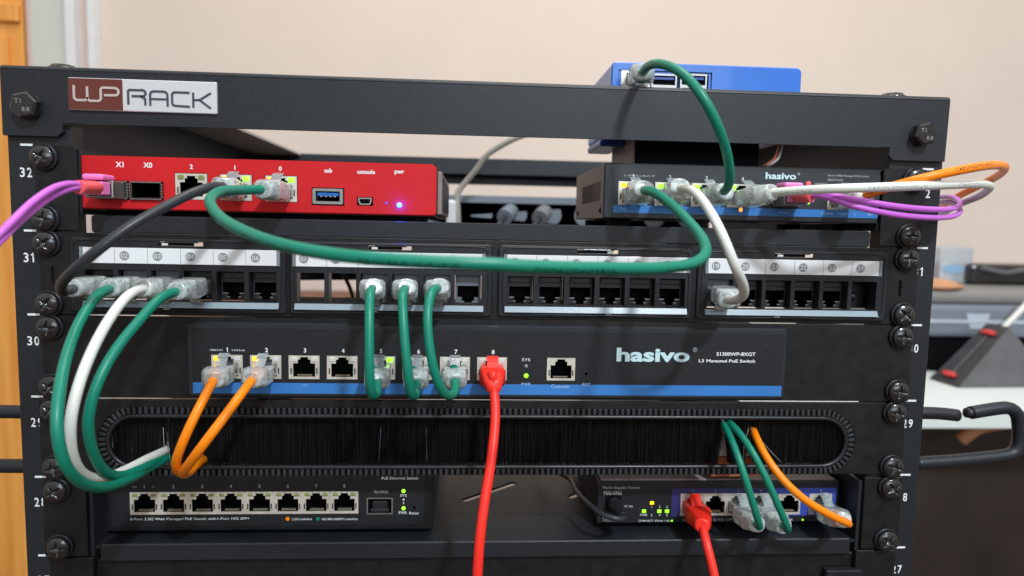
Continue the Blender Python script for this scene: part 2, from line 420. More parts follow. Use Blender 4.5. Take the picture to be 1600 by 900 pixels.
def struct(name, mb):
    o = mb.build(name); o['kind'] = 'structure'; return o
def copy_part(src, parent, loc):
    c = src.copy(); COL.objects.link(c); c.parent = parent; c.location = Vector(loc)*MM-abs_loc(parent)
    return c

# ------------------------------------------------------------------ the setting behind the rack
WALLY = 1250
def BP(px, py, Y): return at(px, py, Y)
struct('wall', MB().box(-1700, 2600, WALLY, WALLY+60, -1000, 1500, 'wall_paint'))
struct('floor', MB().box(-1700, 2600, -2600, WALLY, -1010, -1000, 'floor_brown'))
# door on the left with its frame, in front of the wall plane
xw = lambda px, Y, py=50: at(px, py, Y).x
d = thing('wooden_door', 'honey coloured wooden door at the far left edge, behind the rack', 'door', (xw(0, WALLY), WALLY, -1000))
x1 = xw(41, WALLY-20)
b = MB().box(x1-900, x1-2, WALLY-28, WALLY-2, -1000, 1300, 'honey_wood', 2)
part('door_leaf', b, d)
zt = at(10, 33, WALLY-40).z
part('door_panel', MB().box(x1-600, xw(22, WALLY-36, 300), WALLY-36, WALLY-29, -900, zt-30, 'honey_wood', 3), d)
part('door_rail', MB().box(x1-880, x1-4, WALLY-40, WALLY-29, zt, zt+38, 'honey_wood', 3), d)
f = thing('door_frame', 'pale painted door frame with white and pink strips beside the honey wooden door', 'door frame', (xw(90, WALLY), WALLY, -1000))
def strip(a, b_, m, dy, nm):
    part(nm, MB().box(xw(a, WALLY-dy), xw(b_, WALLY-dy)-0.3, WALLY-dy, WALLY-1, -1000, 1300, m, 1.0), f)
strip(41, 47, 'trim_pink', 34, 'edge_strip'); strip(47, 101, 'trim_white', 30, 'architrave')
strip(101, 116, 'strip_white', 48, 'architrave_bead'); strip(116, 123, 'trim_olive', 26, 'sealing_strip')
strip(123, 136, 'trim_pink', 20, 'edge_strip'); strip(136, 146, 'strip_white', 32, 'outer_bead')

# low brown cabinet seen through the rack
p0 = at(455, 463, 1100); p1 = at(760, 463, 1100)
b = MB().box(p0.x-250, at(640, 463, 1100).x, 1080, 1240, -990, p0.z, 'brown_box', 2)
solo('low_cabinet', b, 'low dark brown cabinet glimpsed through the empty slots of the patch panel', 'cabinet', (p0.x, 1160, -990))

# desk with the things on it, to the right
DZ = -225.0
def floorpt(px, py, Z):    # the point of a level plane seen at a place of the photograph
    dd = Mrot @ Vector(((px-800)/FPX, 1, (450-py)/FPX)); return CAM+dd*((Z-CAM.z)/dd.z)
fe = floorpt(1520, 643, DZ); Yf = fe.y
desk = thing('white_desk', 'white desk standing to the right behind the rack', 'desk', (900, Yf+300, -1000))
part('desk_top', MB().box(300, 1900, Yf, WALLY-4, DZ-24, DZ, 'desk_white', 2), desk)
part('drawer_unit', MB().box(470, 1850, Yf+120, WALLY-20, -995, DZ-26, 'dark_cabinet', 2), desk)
# things stored under the desk edge
bx = at(1478, 690, Yf+60); solo('brown_carton', MB().box(bx.x-60, bx.x-16, Yf+100, Yf+190, bx.z-20, DZ-28, 'box_orange', 1.5), 'small red brown carton under the white desk, just right of the rack rail', 'carton', (bx.x-30, Yf+60, bx.z-60))
b = MB(); q = [at(1500, 655, Yf+50), at(1560, 662, Yf+50)]
b.tube([at(1500, 688, Yf+60), at(1530, 668, Yf+50), at(1560, 662, Yf+40), at(1600, 655, Yf+50)], 9, 'tan_leather')
solo('tan_strap', b, 'tan strap lying under the white desk, seen through the cable ring', 'strap', tuple(at(1530, 668, Yf+50)))

# printer on the desk
pY = 712
pr = thing('grey_printer', 'blue grey printer with a pale badge on its front, standing on the white desk', 'printer', (at(1560, 590, pY).x, pY+120, DZ))
a = at(1380, 475, pY); zb = at(1500, 527, pY).z; xr = 1300
part('printer_body', MB().box(a.x, xr, pY, pY+330, zb, a.z, 'printer_grey', 8), pr)
part('printer_base', MB().box(a.x+10, xr-10, pY+14, pY+320, DZ+1, zb-0.5, 'deep_black', 3), pr)
zt2 = at(1500, 452, pY+40).z
part('printer_lid', MB().box(a.x-5, xr, pY+10, pY+325, a.z+0.5, zt2, 'printer_top', 9), pr)
e0 = at(1510, 490, pY-1); e1 = at(1546, 514, pY-1)
part('front_badge', MB().plate([(e0.x, e0.z), (e1.x, e0.z), (e1.x-9, e1.z), (e0.x+9, e1.z)], [], pY-1.2, pY-0.2, 'label_pale'), pr)
part('paper_slot', MB().box(a.x+20, xr-40, pY-2, pY-0.3, zb+24, zb+30, 'label_pale', 0.8), pr)
# things on the printer
c = at(1445, 467, pY+60); lp = MB()
lp.lathe((c.x, pY+70, zt2+0.4), [(52, 0), (62, 3), (62, 7), (40, 15), (12, 18)], 'tan_leather', 32, 'Z')
solo('tan_hat', lp, 'flat round tan leather item lying on top of the grey printer', 'hat', (c.x, pY+70, zt2))
c0 = at(1458, 441, pY+200); c1 = at(1505, 386, pY+200)
b = MB().box(c0.x-10, c1.x, pY+170, pY+240, zt2+0.5, c1.z, 'frosted', 3)
cb = thing('clear_box', 'frosted clear plastic box with a blue patch, on top of the grey printer', 'box', (c0.x, pY+200, zt2))
part('box_shell', b, cb)
c2 = at(1488, 420, pY+170)
b = MB(); b.plate([(c0.x+16+22*math.cos(t*math.pi/10), c2.z+9*math.sin(t*math.pi/10)) for t in range(20)], [], pY+168.6, pY+169.6, 'frosted_blue'); part('blue_patch', b, cb)
c3 = at(1507, 440, pY+170); c4 = at(1508, 411, pY+170)
dk = thing('black_case', 'glossy black case lying behind on the grey printer at the right edge', 'case', (c3.x+80, pY+200, zt2))
part('case_body', MB().box(c4.x, c4.x+260, pY+150, pY+230, zt2+0.5, c4.z, 'screw_black', 8), dk)
part('case_strap', MB().tube([(c4.x+14, pY+146, c4.z-8), (c4.x+60, pY+142, c4.z-16), (c4.x+110, pY+144, c4.z-10), (c4.x+160, pY+146, c4.z-22)], 5, 'wedge_side'), dk)

# wedge shaped stand with red latches
Yw = 470
def W3(px, py, Y): v = at(px, py, Y); return (v.x, v.y, v.z)
wd = thing('wedge_stand', 'black wedge shaped stand with two red latches on its sloping face, on the white desk', 'stand', tuple(floorpt(1500, 600, DZ)))
A = floorpt(1452, 592, DZ+0.5); B = floorpt(1497, 606, DZ+0.5); yA = A.y; yB = B.y
Cc = floorpt(1640, 612, DZ+0.5)
T1 = at(1577, 511, yB+34); T0 = T1+(A-B)*0.72
vv = [A, B, T1, T0, Vector((Cc.x+40, B.y+10, DZ+0.5)), Vector((Cc.x+10, A.y+40, DZ+0.5))]
b = MB(); mi = b.mi('wedge_black'); m2 = b.mi('wedge_side')
b.v = [tuple(v) for v in vv]; b.face([0, 1, 2, 3], mi); b.face([1, 4, 2], m2); b.face([0, 3, 5], m2); b.face([3, 2, 4, 5], mi); b.face([0, 5, 4, 1], mi)
part('stand_body', b, wd)
for t in (0.13, 0.84):
    cpt = (A.lerp(T0, t)).lerp(B.lerp(T1, t), 0.50); nrm = (B-A).cross(T0-A).normalized()
    if nrm.y > 0: nrm = -nrm
    u = (B-A).normalized(); w = (T0-A).normalized(); cpt = cpt+nrm*4
    rings = []
    for k in range(7):
        q = -1+2*k/6; rr = 1-0.35*q*q
        rings.append([cpt+u*(q*13)+w*(5*rr*math.cos(2*math.pi*j/12))+nrm*(4*rr*math.sin(2*math.pi*j/12)) for j in range(12)])
    part('latch', MB().loft(rings, 'latch_red'), wd)
part('seam_line', MB().tube([A.lerp(T0, .16).lerp(B.lerp(T1, .16), .5)+nrm, A.lerp(T0, .84).lerp(B.lerp(T1, .84), .5)+nrm], 1.1, 'wedge_side'), wd)
b = MB().tube([at(1568, 512, yB+60), at(1590, 490, yB+60), at(1625, 452, yB+60)], 4.5, 'sheath_white')
solo('pale_rod', b, 'pale rod rising from behind the black wedge stand at the right edge', 'rod', tuple(at(1590, 490, yB+60)))

# ------------------------------------------------------------------ the rack
rack = thing('equipment_rack', 'black open frame equipment rack with a maker badge on its top crossbar', 'rack', (0, 0, -1000))
for sx in (-1, 1):
    b = MB()
    xi, xo = 221.8, 253.2
    b.plate(rrect(min(sx*xi, sx*xo), max(sx*xi, sx*xo), -1000, 55, 1.0), [rrect(sx*233.5-1.3, sx*233.5+1.3, -28, -17.5, .6)], 0, 2, 'powder_black', 0.4)
    b.box(min(sx*(xo-2), sx*xo), max(sx*(xo-2), sx*xo), 2.05, 62, -1000, 55, 'powder_black')
    b.box(min(sx*xi, sx*(xi+2)), max(sx*xi, sx*(xi+2)), 2.05, 12, -1000, 55, 'powder_black')
    part('rail', b, rack)
    b = MB()
    b.box(min(sx*xi, sx*xo), max(sx*xi, sx*xo), 424, 426, -1000, 55, 'powder_black')
    b.box(min(sx*(xo-2), sx*xo), max(sx*(xo-2), sx*xo), 370, 423.9, -1000, 55, 'powder_black')
    part('rear_rail', b, rack)
    # side top beam: level flange and upright web
    b = MB()
    b.box(min(sx*203, sx*252), max(sx*203, sx*252), 27, 403, 82, 84, 'flange_bounce')
    b.box(min(sx*250, sx*252), max(sx*250, sx*252), 2.5, 423.8, 38, 81.9, 'powder_black')
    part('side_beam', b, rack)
# front crossbar with feet
ZT = 84.4; zb_ = 55.6
out = [(-253.4, 48.8), (-226.5, 48.8), (-224, 51.2), (-224, zb_), (219.6, zb_), (219.6, 51.2), (222, 48.6), (252, 48.6), (252.6, ZT-2.5), (-253.4, ZT-2.5)]
b = MB().plate(out, [], -3, -0.3, 'powder_black')
qr = [(-3+2.5*(1-math.cos(R(a_))), ZT-2.5+2.5*math.sin(R(a_))) for a_ in (0, 15, 30, 45, 60, 75, 90)]+[(-0.5, ZT-2.5)]
b.loft([[Vector((x_, y_, z_)) for y_, z_ in qr] for x_ in (-253.4, -252.9, 252.1, 252.6)], 'powder_black', closed=False)
b.box(-252.4, 251.6, -0.45, 26, ZT-2.2, ZT-0.2, 'powder_black')
part('top_crossbar', b, rack)
b = MB().box(-250, 250, 424.2, 427, 56, 84, 'powder_black'); b.box(-250, 250, 404, 424, 82, 84.3, 'powder_black'); b.box(-250, 250, 402, 404, 66, 84, 'powder_black', 0.5)
part('rear_crossbar', b, rack)
# hex bolts
def hexbolt(c, r, h, sx):
    b = MB(); x, y, z = c
    b.lathe((x, y, z), [(r*0.98, 0), (r*0.98, -1.3)], 'screw_black', 28)
    hx = [(x+r*1.06*math.cos(R(60*k+14)), z+r*1.06*math.sin(R(60*k+14))) for k in range(6)]
    b.plate(hx, [], y-h, y-1.2, 'screw_black', 0.9)
    o = part('hex_bolt', b, rack)
    t = MB()
    t.text('T1', x-2.2*1, z+1.8, y-h-0.05, 2.2, 'num_line', w=3); t.text('8.8', x+1.6, z-2.2, y-h-0.05, 2.0, 'num_line', w=3.6)
    part('bolt_marking', t, o)
p = at(41, 165, -6); hexbolt((p.x, -3.05, p.z), 6.6, 6.2, -1)
p = at(1443, 210, -6); hexbolt((p.x, -3.05, p.z), 6.2, 6.2, 1)
for px, py in ((99, 99), (1394, 148)):
    p = at(px, py, 10)
    part('top_bolt', MB().lathe((p.x, 10, ZT-0.1), [(7.4, 0), (7.4, 1.4), (6.4, 1.6), (5.6, 3.0), (3.5, 3.4)], 'screw_black', 24, 'Z'), rack)
# maker badge
bx0, bx1, bz0, bz1, bxm = -219.4, -145.2, 62.4, 78.6, -192.3
b = MB().plate(rrect(bx0, bx1, bz0, bz1, 0.6), [], -4.6, -3.05, 'badge_silver', 0.35)
bd = part('badge', b, rack)
part('brown_field', MB().plate(rrect(bx0+0.3, bxm, bz0+0.3, bz1-0.3, 0.4), [], -4.75, -4.6, 'badge_brown'), bd)
def arcpts(cx, cz, r, a0, a1, n=6): return [(cx+r*math.cos(R(a0+(a1-a0)*k/n)), cz+r*math.sin(R(a0+(a1-a0)*k/n))) for k in range(n+1)]
lt = MB(); kx = (bx1-bx0)/930.0; X = lambda u: bx0+(u-427)*kx; kz = (bz1-bz0)/200.0; Z = lambda v: bz1-(v-252)*kz
def st(pts, w, m): lt.ribbon([(X(u), Z(v)) for u, v in pts], w, -5.05, -4.72, m)
def carc(cu, cv, r, a0, a1, n=5): return [(cu+r*math.cos(R(a0+(a1-a0)*k/n)), cv-r*math.sin(R(a0+(a1-a0)*k/n))) for k in range(n+1)]
st([(466, 300), (466, 372)]+carc(486, 372, 20, 180, 270)+[(528, 392)]+carc(528, 372, 20, 270, 360)+[(548, 306)], 1.15, 'badge_letter')
st([(548, 372)]+carc(568, 374, 20, 180, 270)+[(612, 394)]+carc(612, 374, 20, 270, 360)+[(632, 330)]+carc(648, 326, 16, 180, 90)+[(722, 311)]+carc(722, 334, 22, 90, -90)+[(652, 357)], 1.15, 'badge_letter')
st([(802, 408), (802, 330)]+carc(814, 330, 12, 180, 90)+[(893, 318)]+carc(893, 336, 19, 90, -90)+[(824, 356)], 1.0, 'badge_ink'); st([(880, 356), (908, 372), (908, 412)], 1.0, 'badge_ink')
st([(939, 412), (939, 345)]+carc(962, 345, 23, 180, 90)+[(1025, 322)]+carc(1025, 345, 23, 90, 0)+[(1048, 414)], 1.0, 'badge_ink'); st([(946, 370), (1042, 370)], 0.9, 'badge_ink')
st([(1188, 324), (1095, 324)]+carc(1095, 342, 18, 90, 180)+[(1077, 390)]+carc(1095, 390, 18, 180, 270)+[(1188, 412)], 1.0, 'badge_ink')
st([(1210, 322), (1210, 416)], 1.0, 'badge_ink'); st([(1322, 322), (1250, 368), (1320, 418)], 1.0, 'badge_ink'); st([(1214, 368), (1250, 368)], 0.9, 'badge_ink')
part('lettering', lt, bd)
# unit marks and numbers
U = 44.45
for i, n in enumerate(('32', '31', '30', '29', '28', '27')):
    for sx in (-1, 1):
        z = U*(1-i); nm = MB()
        nm.box(sx*243.8-3.1 if sx < 0 else 239.6+2, sx*243.8+3.1 if sx < 0 else 248, -0.12, -0.02, z-0.55, z+0.55, 'print_white')
        for k, ch in enumerate(n):
            if ch == '1': one(nm, (243.9 if sx > 0 else -244.6)-1.8+3.6*k, z-14.2+(0.6 if sx > 0 else 0), -0.08, 5.0, 'print_white', 0.7); continue
            nm.text(ch, (243.9 if sx > 0 else -244.6)-1.8+3.6*k, z-14.2+(0.6 if sx > 0 else 0), -0.08, 5.0, 'print_white', w=2.5, bold=0.015)
        part('unit_number', nm, rack)
# cable rings on both flanks
RY = 22
b = MB(); b.tube([at(1430, 724, RY), at(1500, 719, RY), at(1566, 712, RY), at(1584, 708, RY), at(1592, 696, RY), at(1592, 660, RY), at(1590, 646, RY), at(1578, 637, RY), at(1560, 638, RY), at(1516, 645, RY)], 4.0, 'powder_black', 14, 2.5)
b.tube([at(1430, 645, RY), at(1470, 646, RY), at(1496, 649, RY)], 3.8, 'powder_black', 14)
p = at(1516, 645, RY); b.lathe((p.x, p.y, p.z), [(1.2, -3.6), (3, -3), (3.4, 0), (3, 3), (1.2, 3.6)], 'powder_black', 16, 'X')
part('cable_ring', b, rack)
b = MB(); b.tube([at(60, 728, RY), at(20, 728, RY), at(-20, 727, RY), at(-60, 722, RY), at(-75, 690, RY), at(-62, 650, RY), at(-30, 643, RY)], 4.0, 'powder_black', 14, 2.5)
b.tube([at(60, 644, RY), at(0, 643, RY), at(-18, 643, RY)], 3.8, 'powder_black', 14); part('cable_ring', b, rack)

# ---- screw mesh, shared
def screw_mb():
    b = MB()
    b.lathe((0, 0, 0), [(6.9, 0), (7.1, -0.9), (6.7, -1.7), (6.2, -1.9), (6.05, -1.3)], 'plastic_black', 40)
    mi = b.mi('screw_black'); seg = 64; rad = [5.75*k/16 for k in range(1, 17)]
    base = len(b.v); b.v.append((0, -1.6, 0))
    for r in rad:
        for k in range(seg):
            a = 2*math.pi*k/seg; u, w = r*math.cos(a), r*math.sin(a)
            h = -4.9+1.5*(r/5.75)**2.6
            wd_ = 0.95-0.10*r; inx = (abs(u) < wd_ and abs(w) < 3.8) or (abs(w) < wd_ and abs(u) < 3.8)
            core = abs(u)+abs(w) < 2.0
            if inx or core: h += 2.4-0.45*r
            b.v.append((u, h, w))
    for k in range(seg): b.face([base, base+1+k, base+1+(k+1) % seg], mi, True)
    for i in range(15):
        for k in range(seg):
            k2 = (k+1) % seg; b.face([base+1+i*seg+k, base+1+i*seg+k2, base+1+(i+1)*seg+k2, base+1+(i+1)*seg+k], mi, True)
    o = len(b.v)
    for k in range(seg): a = 2*math.pi*k/seg; b.v.append((5.6*math.cos(a), -1.0, 5.6*math.sin(a)))
    for k in range(seg): k2 = (k+1) % seg; b.face([base+1+15*seg+k, base+1+15*seg+k2, o+k2, o+k], mi, True)
    return b
SCREW = None
def screws(parent, spots):
    global SCREW
    for (x, z) in spots:
        if SCREW is None:
            SCREW = screw_mb().build('screw', parent, tuple(abs_loc(parent)/MM)); SCREW.location = Vector((x, -2.2, z))*MM-abs_loc(parent)
            # mesh was built about the parent's base: rebuild about its own centre
            me = screw_mb().build('tmp', None, (0, 0, 0)); SCREW.data = me.data; bpy.data.objects.remove(me); o = SCREW
        else: o = copy_part(SCREW, parent, (x, -2.2, z))
        o.rotation_euler = (0, R(random.uniform(0, 90)), 0)
def zrow(u, k):     # height of hole k (0 top, 1 bottom) in unit u
    return U*(u-31)-(6.35 if k == 0 else 38.1)
def spots(u, lt=0, lb=0, rt=0, rb=0): return [(-233.9+lt, zrow(u, 0)), (-233.9+lb, zrow(u, 1)), (234.0+rt, zrow(u, 0)), (234.0+rb, zrow(u, 1))]

# ------------------------------------------------------------------ jacks, ports, lamps
def thole(x, z, flip=1, w=11.8, h=8.6, dz=-0.9):
    "stepped opening of a modular jack centred on x,z; flip=1: latch notch on top"
    a = w/2; z0 = z+flip*(dz-h/2); z1 = z+flip*(dz+h/2)
    pts = [(x-a, z0), (x+a, z0), (x+a, z1-flip*1.2), (x+3.4, z1-flip*1.2), (x+3.4, z1+flip*0.9), (x+2.2, z1+flip*0.9), (x+2.2, z1+flip*2.2), (x-2.2, z1+flip*2.2), (x-2.2, z1+flip*0.9), (x-3.4, z1+flip*0.9), (x-3.4, z1-flip*1.2), (x-a, z1-flip*1.2)]
    return pts
def led(parent, x, z, y, m, w=3.3, h=2.5):
    part('indicator_led', MB().box(x-w/2, x+w/2, y-0.45, y+0.3, z-h/2, z+h/2, m, 0.4), parent)
def port(parent, x, z, y, leds=('led_off', 'led_off'), w=16.6, h=12.9, flip=1, shell='nickel', name='network_port', frame=True):
    b = MB(); hole = thole(x, z, flip)
    if frame: b.plate(rect(x-w/2, x+w/2, z-h/2, z+h/2), [hole], y-0.35, y+0.4, shell)
    b.plate(rect(x-w/2+.4, x+w/2-.4, z-h/2+.4, z+h/2-.4), [hole], y+0.41, y+12, 'deep_black')
    b.box(x-w/2+.4, x+w/2-.4, y+12, y+13, z-h/2+.4, z+h/2-.4, 'deep_black')
    zc = z-flip*(0.9+4.3-0.9)
    for k in range(8):
        xx = x+(k-3.5)*1.02; b.box(xx-0.26, xx+0.26, y+0.9, y+2.6, min(zc, zc-flip*0.5), max(zc, zc-flip*0.5), 'gold')
    # small spring tabs of the shield
    for s_ in (-1, 1):
        if frame: b.box(x+s_*(w/2-1.35)-0.35, x+s_*(w/2-1.35)+0.35, y-0.55, y-0.3, z-3.6, z-0.4, 'dark_metal')
    o = part(name, b, parent)
    for s_, m in zip((-1, 1), leds):
        if m: led(o, x+s_*(w/2-2.9), z+flip*(h/2-2.0), y-0.3, m)
    return o

# ------------------------------------------------------------------ upper shelf (unit 32)
sh = thing('rack_shelf', 'black steel shelf in the top unit, under the red firewall and the small switch', 'shelf', (0, 100, 0))
for x0, x1 in ((-239.0, -218), (218, 242.6)):
    part('mounting_ear', MB().plate(rrect(x0, x1, 0.6, 44, 1), [], -2, -0.05, 'panel_black', 0.3), sh)
b = MB().plate(rrect(-211.9, 212.6, -0.45, 8.9, 1.6), [], -1.6, 0.4, 'powder_black', 0.5)
part('front_lip', b, sh)
b = MB()
hl = []
for i in range(13):
    for j in range(3): hl.append(rrect(-190+i*31, -184+i*31, 40+j*70, 90+j*70, 2.5, 3))
b.plate(rect(-211, 211.5, 0.5, 260), hl, 6.6, 8.2, 'powder_black', plane='XY')
part('tray', b, sh)
for sx in (-1, 1): part('side_wall', MB().box(min(sx*217, sx*219), max(sx*217, sx*219), 0, 260, 9, 43, 'powder_black'), sh)
screws(sh, spots(32, 0.3, 0, 1.5, 0))

# ------------------------------------------------------------------ red firewall
RYF = 1.0
rd = thing('red_firewall', 'red front network firewall box on the left of the top shelf', 'firewall', (-127, 60, 8.4))
rz0, rz1, rx0, rx1 = 12.2, 40.0, -221.6, -31.6
b = shell(rx0+1, rx1, RYF+2.2, RYF+130, rz0-0.5, rz1+0.3, 'panel_black', depth=34); b.box(rx0+12, rx1-12, RYF+8, RYF+120, 8.4, rz0, 'deep_black')
b.box(rx1+0.05, rx1+2.5, RYF+10, RYF+125, rz0+1, rz1-3, 'side_taupe', 0.5)
for k in range(10): b.box(rx1+2.55, rx1+3.1, RYF+20+k*10, RYF+24+k*10, rz0+3, rz1-6, 'plastic_black')
part('body', b, rd)
rp = [(-161.2, 25.0), (-138.0, 25.0), (-114.3, 24.9)]
holes = [rect(x-8.6, x+8.6, z-7.1, z+7.1) for x, z in rp]
holes += [rect(-210.3, -193.3, 17.2, 27.2), rect(-192.6, -175.6, 17.2, 27.2), rect(-98.3, -81, 16.6, 26.1), rect(-74.3, -65.6, 16.9, 21.6)]
outl = [(rx0+3, rz0), (rx1-1, rz0), (rx1, rz0+1.5), (rx1, rz1-2), (rx1-2, rz1), (rx0, rz1), (rx0, rz1-2), (rx0+1.6, rz1-4), (rx0+1.6, rz0+3), (rx0, rz0+1.5)]
part('front_panel', MB().plate(outl, holes, RYF, RYF+2, 'red_paint', 0.5), rd)
t = MB()
for s_, px, py, h in (('X1', 187, 257, 3.0), ('X0', 231, 258, 3.0), ('2', 299, 260.5, 2.6), ('1', 367, 262, 2.6), ('0', 438, 263.5, 2.6), ('usb', 513, 266.5, 2.5), ('console', 572, 268.5, 2.5), ('pwr', 624, 270, 2.6)):
    p = at(px, py, RYF); t.text(s_, p.x, p.z, RYF-0.08, h*0.92, 'print_white', bold=0.03)
part('lettering', t, rd)
for (x, z), l in zip(rp, (('led_off_dim', 'led_off_dim'), ('led_amber', 'led_green'), ('led_amber', 'led_green'))): port(rd, x, z, RYF+0.2, l, 16.4, 13.6)
def sfp(parent, x0, x1, z0, z1, y):
    b = MB(); b.plate(rect(x0, x1, z0, z1), [rect(x0+1.0, x1-1.0, z0+0.8, z1-0.8)], y-1.2, y+30, 'dark_metal', sidemat='deep_black')
    b.box(x0+1, x1-1, y+26, y+27, z0+.8, z1-.8, 'deep_black'); b.box(x0+2.5, x1-2.5, y+4, y+20, z0+.81, z0+1.3, 'dark_metal')
    for k in range(5): b.box(x0-0.35, x0+0.1, y-1.6, y-1.0, z0+1+k*1.6, z0+1.9+k*1.6, 'steel'); b.box(x1-0.1, x1+0.35, y-1.6, y-1.0, z0+1+k*1.6, z0+1.9+k*1.6, 'steel')
    b.box(x0+.3, x1-.3, y-1.7, y-1.2, z1-0.5, z1, 'steel'); b.box(x0+.3, x1-.3, y-1.7, y-1.2, z0, z0+.4, 'steel')
    return part('fibre_cage', b, parent)
sfp(rd, -210, -193.6, 17.5, 26.9, RYF); sfp(rd, -192.3, -175.9, 17.5, 26.9, RYF)
b = MB(); b.plate([(-97.2, 17.3), (-82, 17.3), (-81.6, 17.8), (-81.6, 25.2), (-82, 25.6), (-97.2, 25.6), (-97.7, 25.2), (-97.7, 17.8)], [rect(-96, -83.3, 18.8, 24.2)], RYF-0.8, RYF+10, 'steel'); b.box(-96, -83.3, RYF+9, RYF+10, 18.8, 24.2, 'deep_black')
b.box(-95.2, -84.1, RYF-0.4, RYF+9, 21.6, 23.4, 'usb_blue', 0.2)
for k in range(4): b.box(-93.6+k*2.4, -92.6+k*2.4, RYF-0.5, RYF+6, 21.2, 21.6, 'gold')
part('usb_port', b, rd)
b = MB(); b.plate([(-73.6, 21.2), (-66.3, 21.2), (-66.3, 19.4), (-67.2, 17.4), (-72.7, 17.4), (-73.6, 19.4)], [[(-72.8, 20.5), (-67.1, 20.5), (-67.1, 19.5), (-67.7, 18.1), (-72.2, 18.1), (-72.8, 19.5)]], RYF-0.4, RYF+6, 'steel'); b.box(-72, -68, RYF, RYF+5, 19, 19.8, 'deep_black'); b.box(-73.4, -66.5, RYF+5.5, RYF+6.5, 17.5, 21, 'deep_black')
part('console_port', b, rd)
p = at(624, 320.5, RYF)
part('power_led', MB().lathe((p.x, RYF, p.z), [(1.5, 0.4), (1.5, -0.3), (1.1, -0.8), (0.3, -1.0)], 'led_blue', 20), rd)
q = at(603.5, 317, RYF); part('status_led', MB().lathe((q.x, RYF, q.z), [(0.6, 0.4), (0.6, -0.1), (0.2, -0.12)], 'led_blue_dim', 14), rd)
lb = bpy.data.lights.new('power_led_light', 'POINT'); lb.energy = 0.0065; lb.color = (0.0, 0.06, 1.0); lb.shadow_soft_size = 0.0015
lo = bpy.data.objects.new('power_led_light', lb); COL.objects.link(lo); lo.location = Vector((p.x, RYF-3.2, p.z))*MM

# ------------------------------------------------------------------ small switch with blue stripe
sm = thing('small_switch', 'small grey black network switch with a blue stripe, on the right of the top shelf', 'network switch', (140, 50, 8.4))
sx0, sx1, sz0, sz1 = 60.2, 220.4, 13.0, 43.4
b = shell(sx0+.3, sx1-.3, 2.05, 101, sz0+.3, sz1-.3, 'side_taupe', depth=34)
part('body', b, sm)
b = MB()
for k in range(22): b.box(sx0+0.27, sx0+0.5, 12+k*2.9, 13.5+k*2.9, 23, 34, 'deep_black')
part('vent_slots', b, sm)
for y, z in ((10, 18), (90, 18)):
    b = MB(); b.lathe((sx0+.2, y, z), [(1.9, 0), (1.8, -0.6), (0.8, -0.8)], 'screw_black', 16, 'X')
    part('case_screw', b, sm)
for x in (72, 208):
    for y in (14, 88): part('rubber_foot', MB().box(x-6, x+6, y-6, y+6, 8.5, sz0, 'deep_black', 0.8), sm)
sp = [76.3+20.5*k for k in range(4)]+[195.4]
pz = 27.0
h = [rect(x-8.3, x+8.3, pz-6.6, pz+6.6) for x in sp]+[rect(155.0, 171.0, 21.5, 31.5)]
part('front_panel', MB().plate(rrect(sx0, sx1, sz0, sz1, 0.8), h, 0, 2, 'slate_front', 0.7), sm)
part('label_overlay', MB().plate(rrect(65.2, 217.3, 16.0, 40.6, 1.5), h, -0.12, -0.02, 'overlay_slate'), sm)
part('blue_stripe', MB().plate(rect(65.6, 216.9, 16.2, 20.35), [], -0.2, -0.13, 'stripe_blue'), sm)
t = MB(); p = at(1220, 275, 0)
t.text('hasivo', p.x, p.z, -0.2, 3.7, 'logo_pale', w=17.5, bold=0.03); t.text('®', p.x+10.2, p.z+1.4, -0.2, 1.3, 'logo_pale')
p = at(1293, 274.5, 0); t.text('Smart WEB Managed PoE Switch', p.x, p.z, -0.2, 1.3, 'print_dim', align='L', w=24)
p = at(1293, 281, 0); t.text('S600WP-5XGT', p.x, p.z, -0.2, 1.2, 'print_dim', align='L', w=9)
t.text('LINK/ACT', 80, 36.6, -0.2, 0.9, 'print_dim', w=17)
for k in range(4): t.text(str(k+1), sp[k], 36.4, -0.25, 2.0, 'print_white') if k else one(t, sp[0], 36.4, -0.25, 2.0, 'print_white', .35)
p = at(1268, 287, 0); t.text('WEB/SET', p.x+1.6, p.z, -0.2, 1.0, 'print_dim', align='L', w=7.5)
p = at(1255, 315, 0); t.text('PWR', p.x-3.3, p.z, -0.2, 1.1, 'print_dim', w=4)
t.text('PoE', 69.8+1.5, 18.4, -0.28, 1.5, 'stripe_text'); t.text('SERIAL', 162, 18.4, -0.28, 1.2, 'stripe_text'); t.text('CLEAR   WEB-S', 192, 18.3, -0.28, 1.3, 'stripe_text', w=16); t.text('5', 203.5, 18.3, -.28, 1.3, 'stripe_text'); t.text('RST', 212.5, 18.3, -.28, 1.3, 'stripe_text')
part('lettering', t, sm)
for x, l in zip(sp, (('led_amber', 'led_green'), ('led_green', 'led_green'), ('led_green', 'led_green'), ('led_green', 'led_green'), ('led_amber', 'led_green'))): port(sm, x, pz, 0.0, l, 16.3, 12.9)
sfp(sm, 155.2, 170.8, 21.8, 31.2, 0)
for px, py, m, r_ in ((1263, 287, 'led_red', 1.3), (1262, 315, 'led_green', 1.2), (1157, 328, 'led_orange', 1.0)):
    p = at(px, py+(1.5 if py == 315 else 0), 0); part('status_led', MB().lathe((p.x, 0, p.z), [(r_, 0.2), (r_, -0.5), (r_*.5, -0.85)], m, 16), sm)

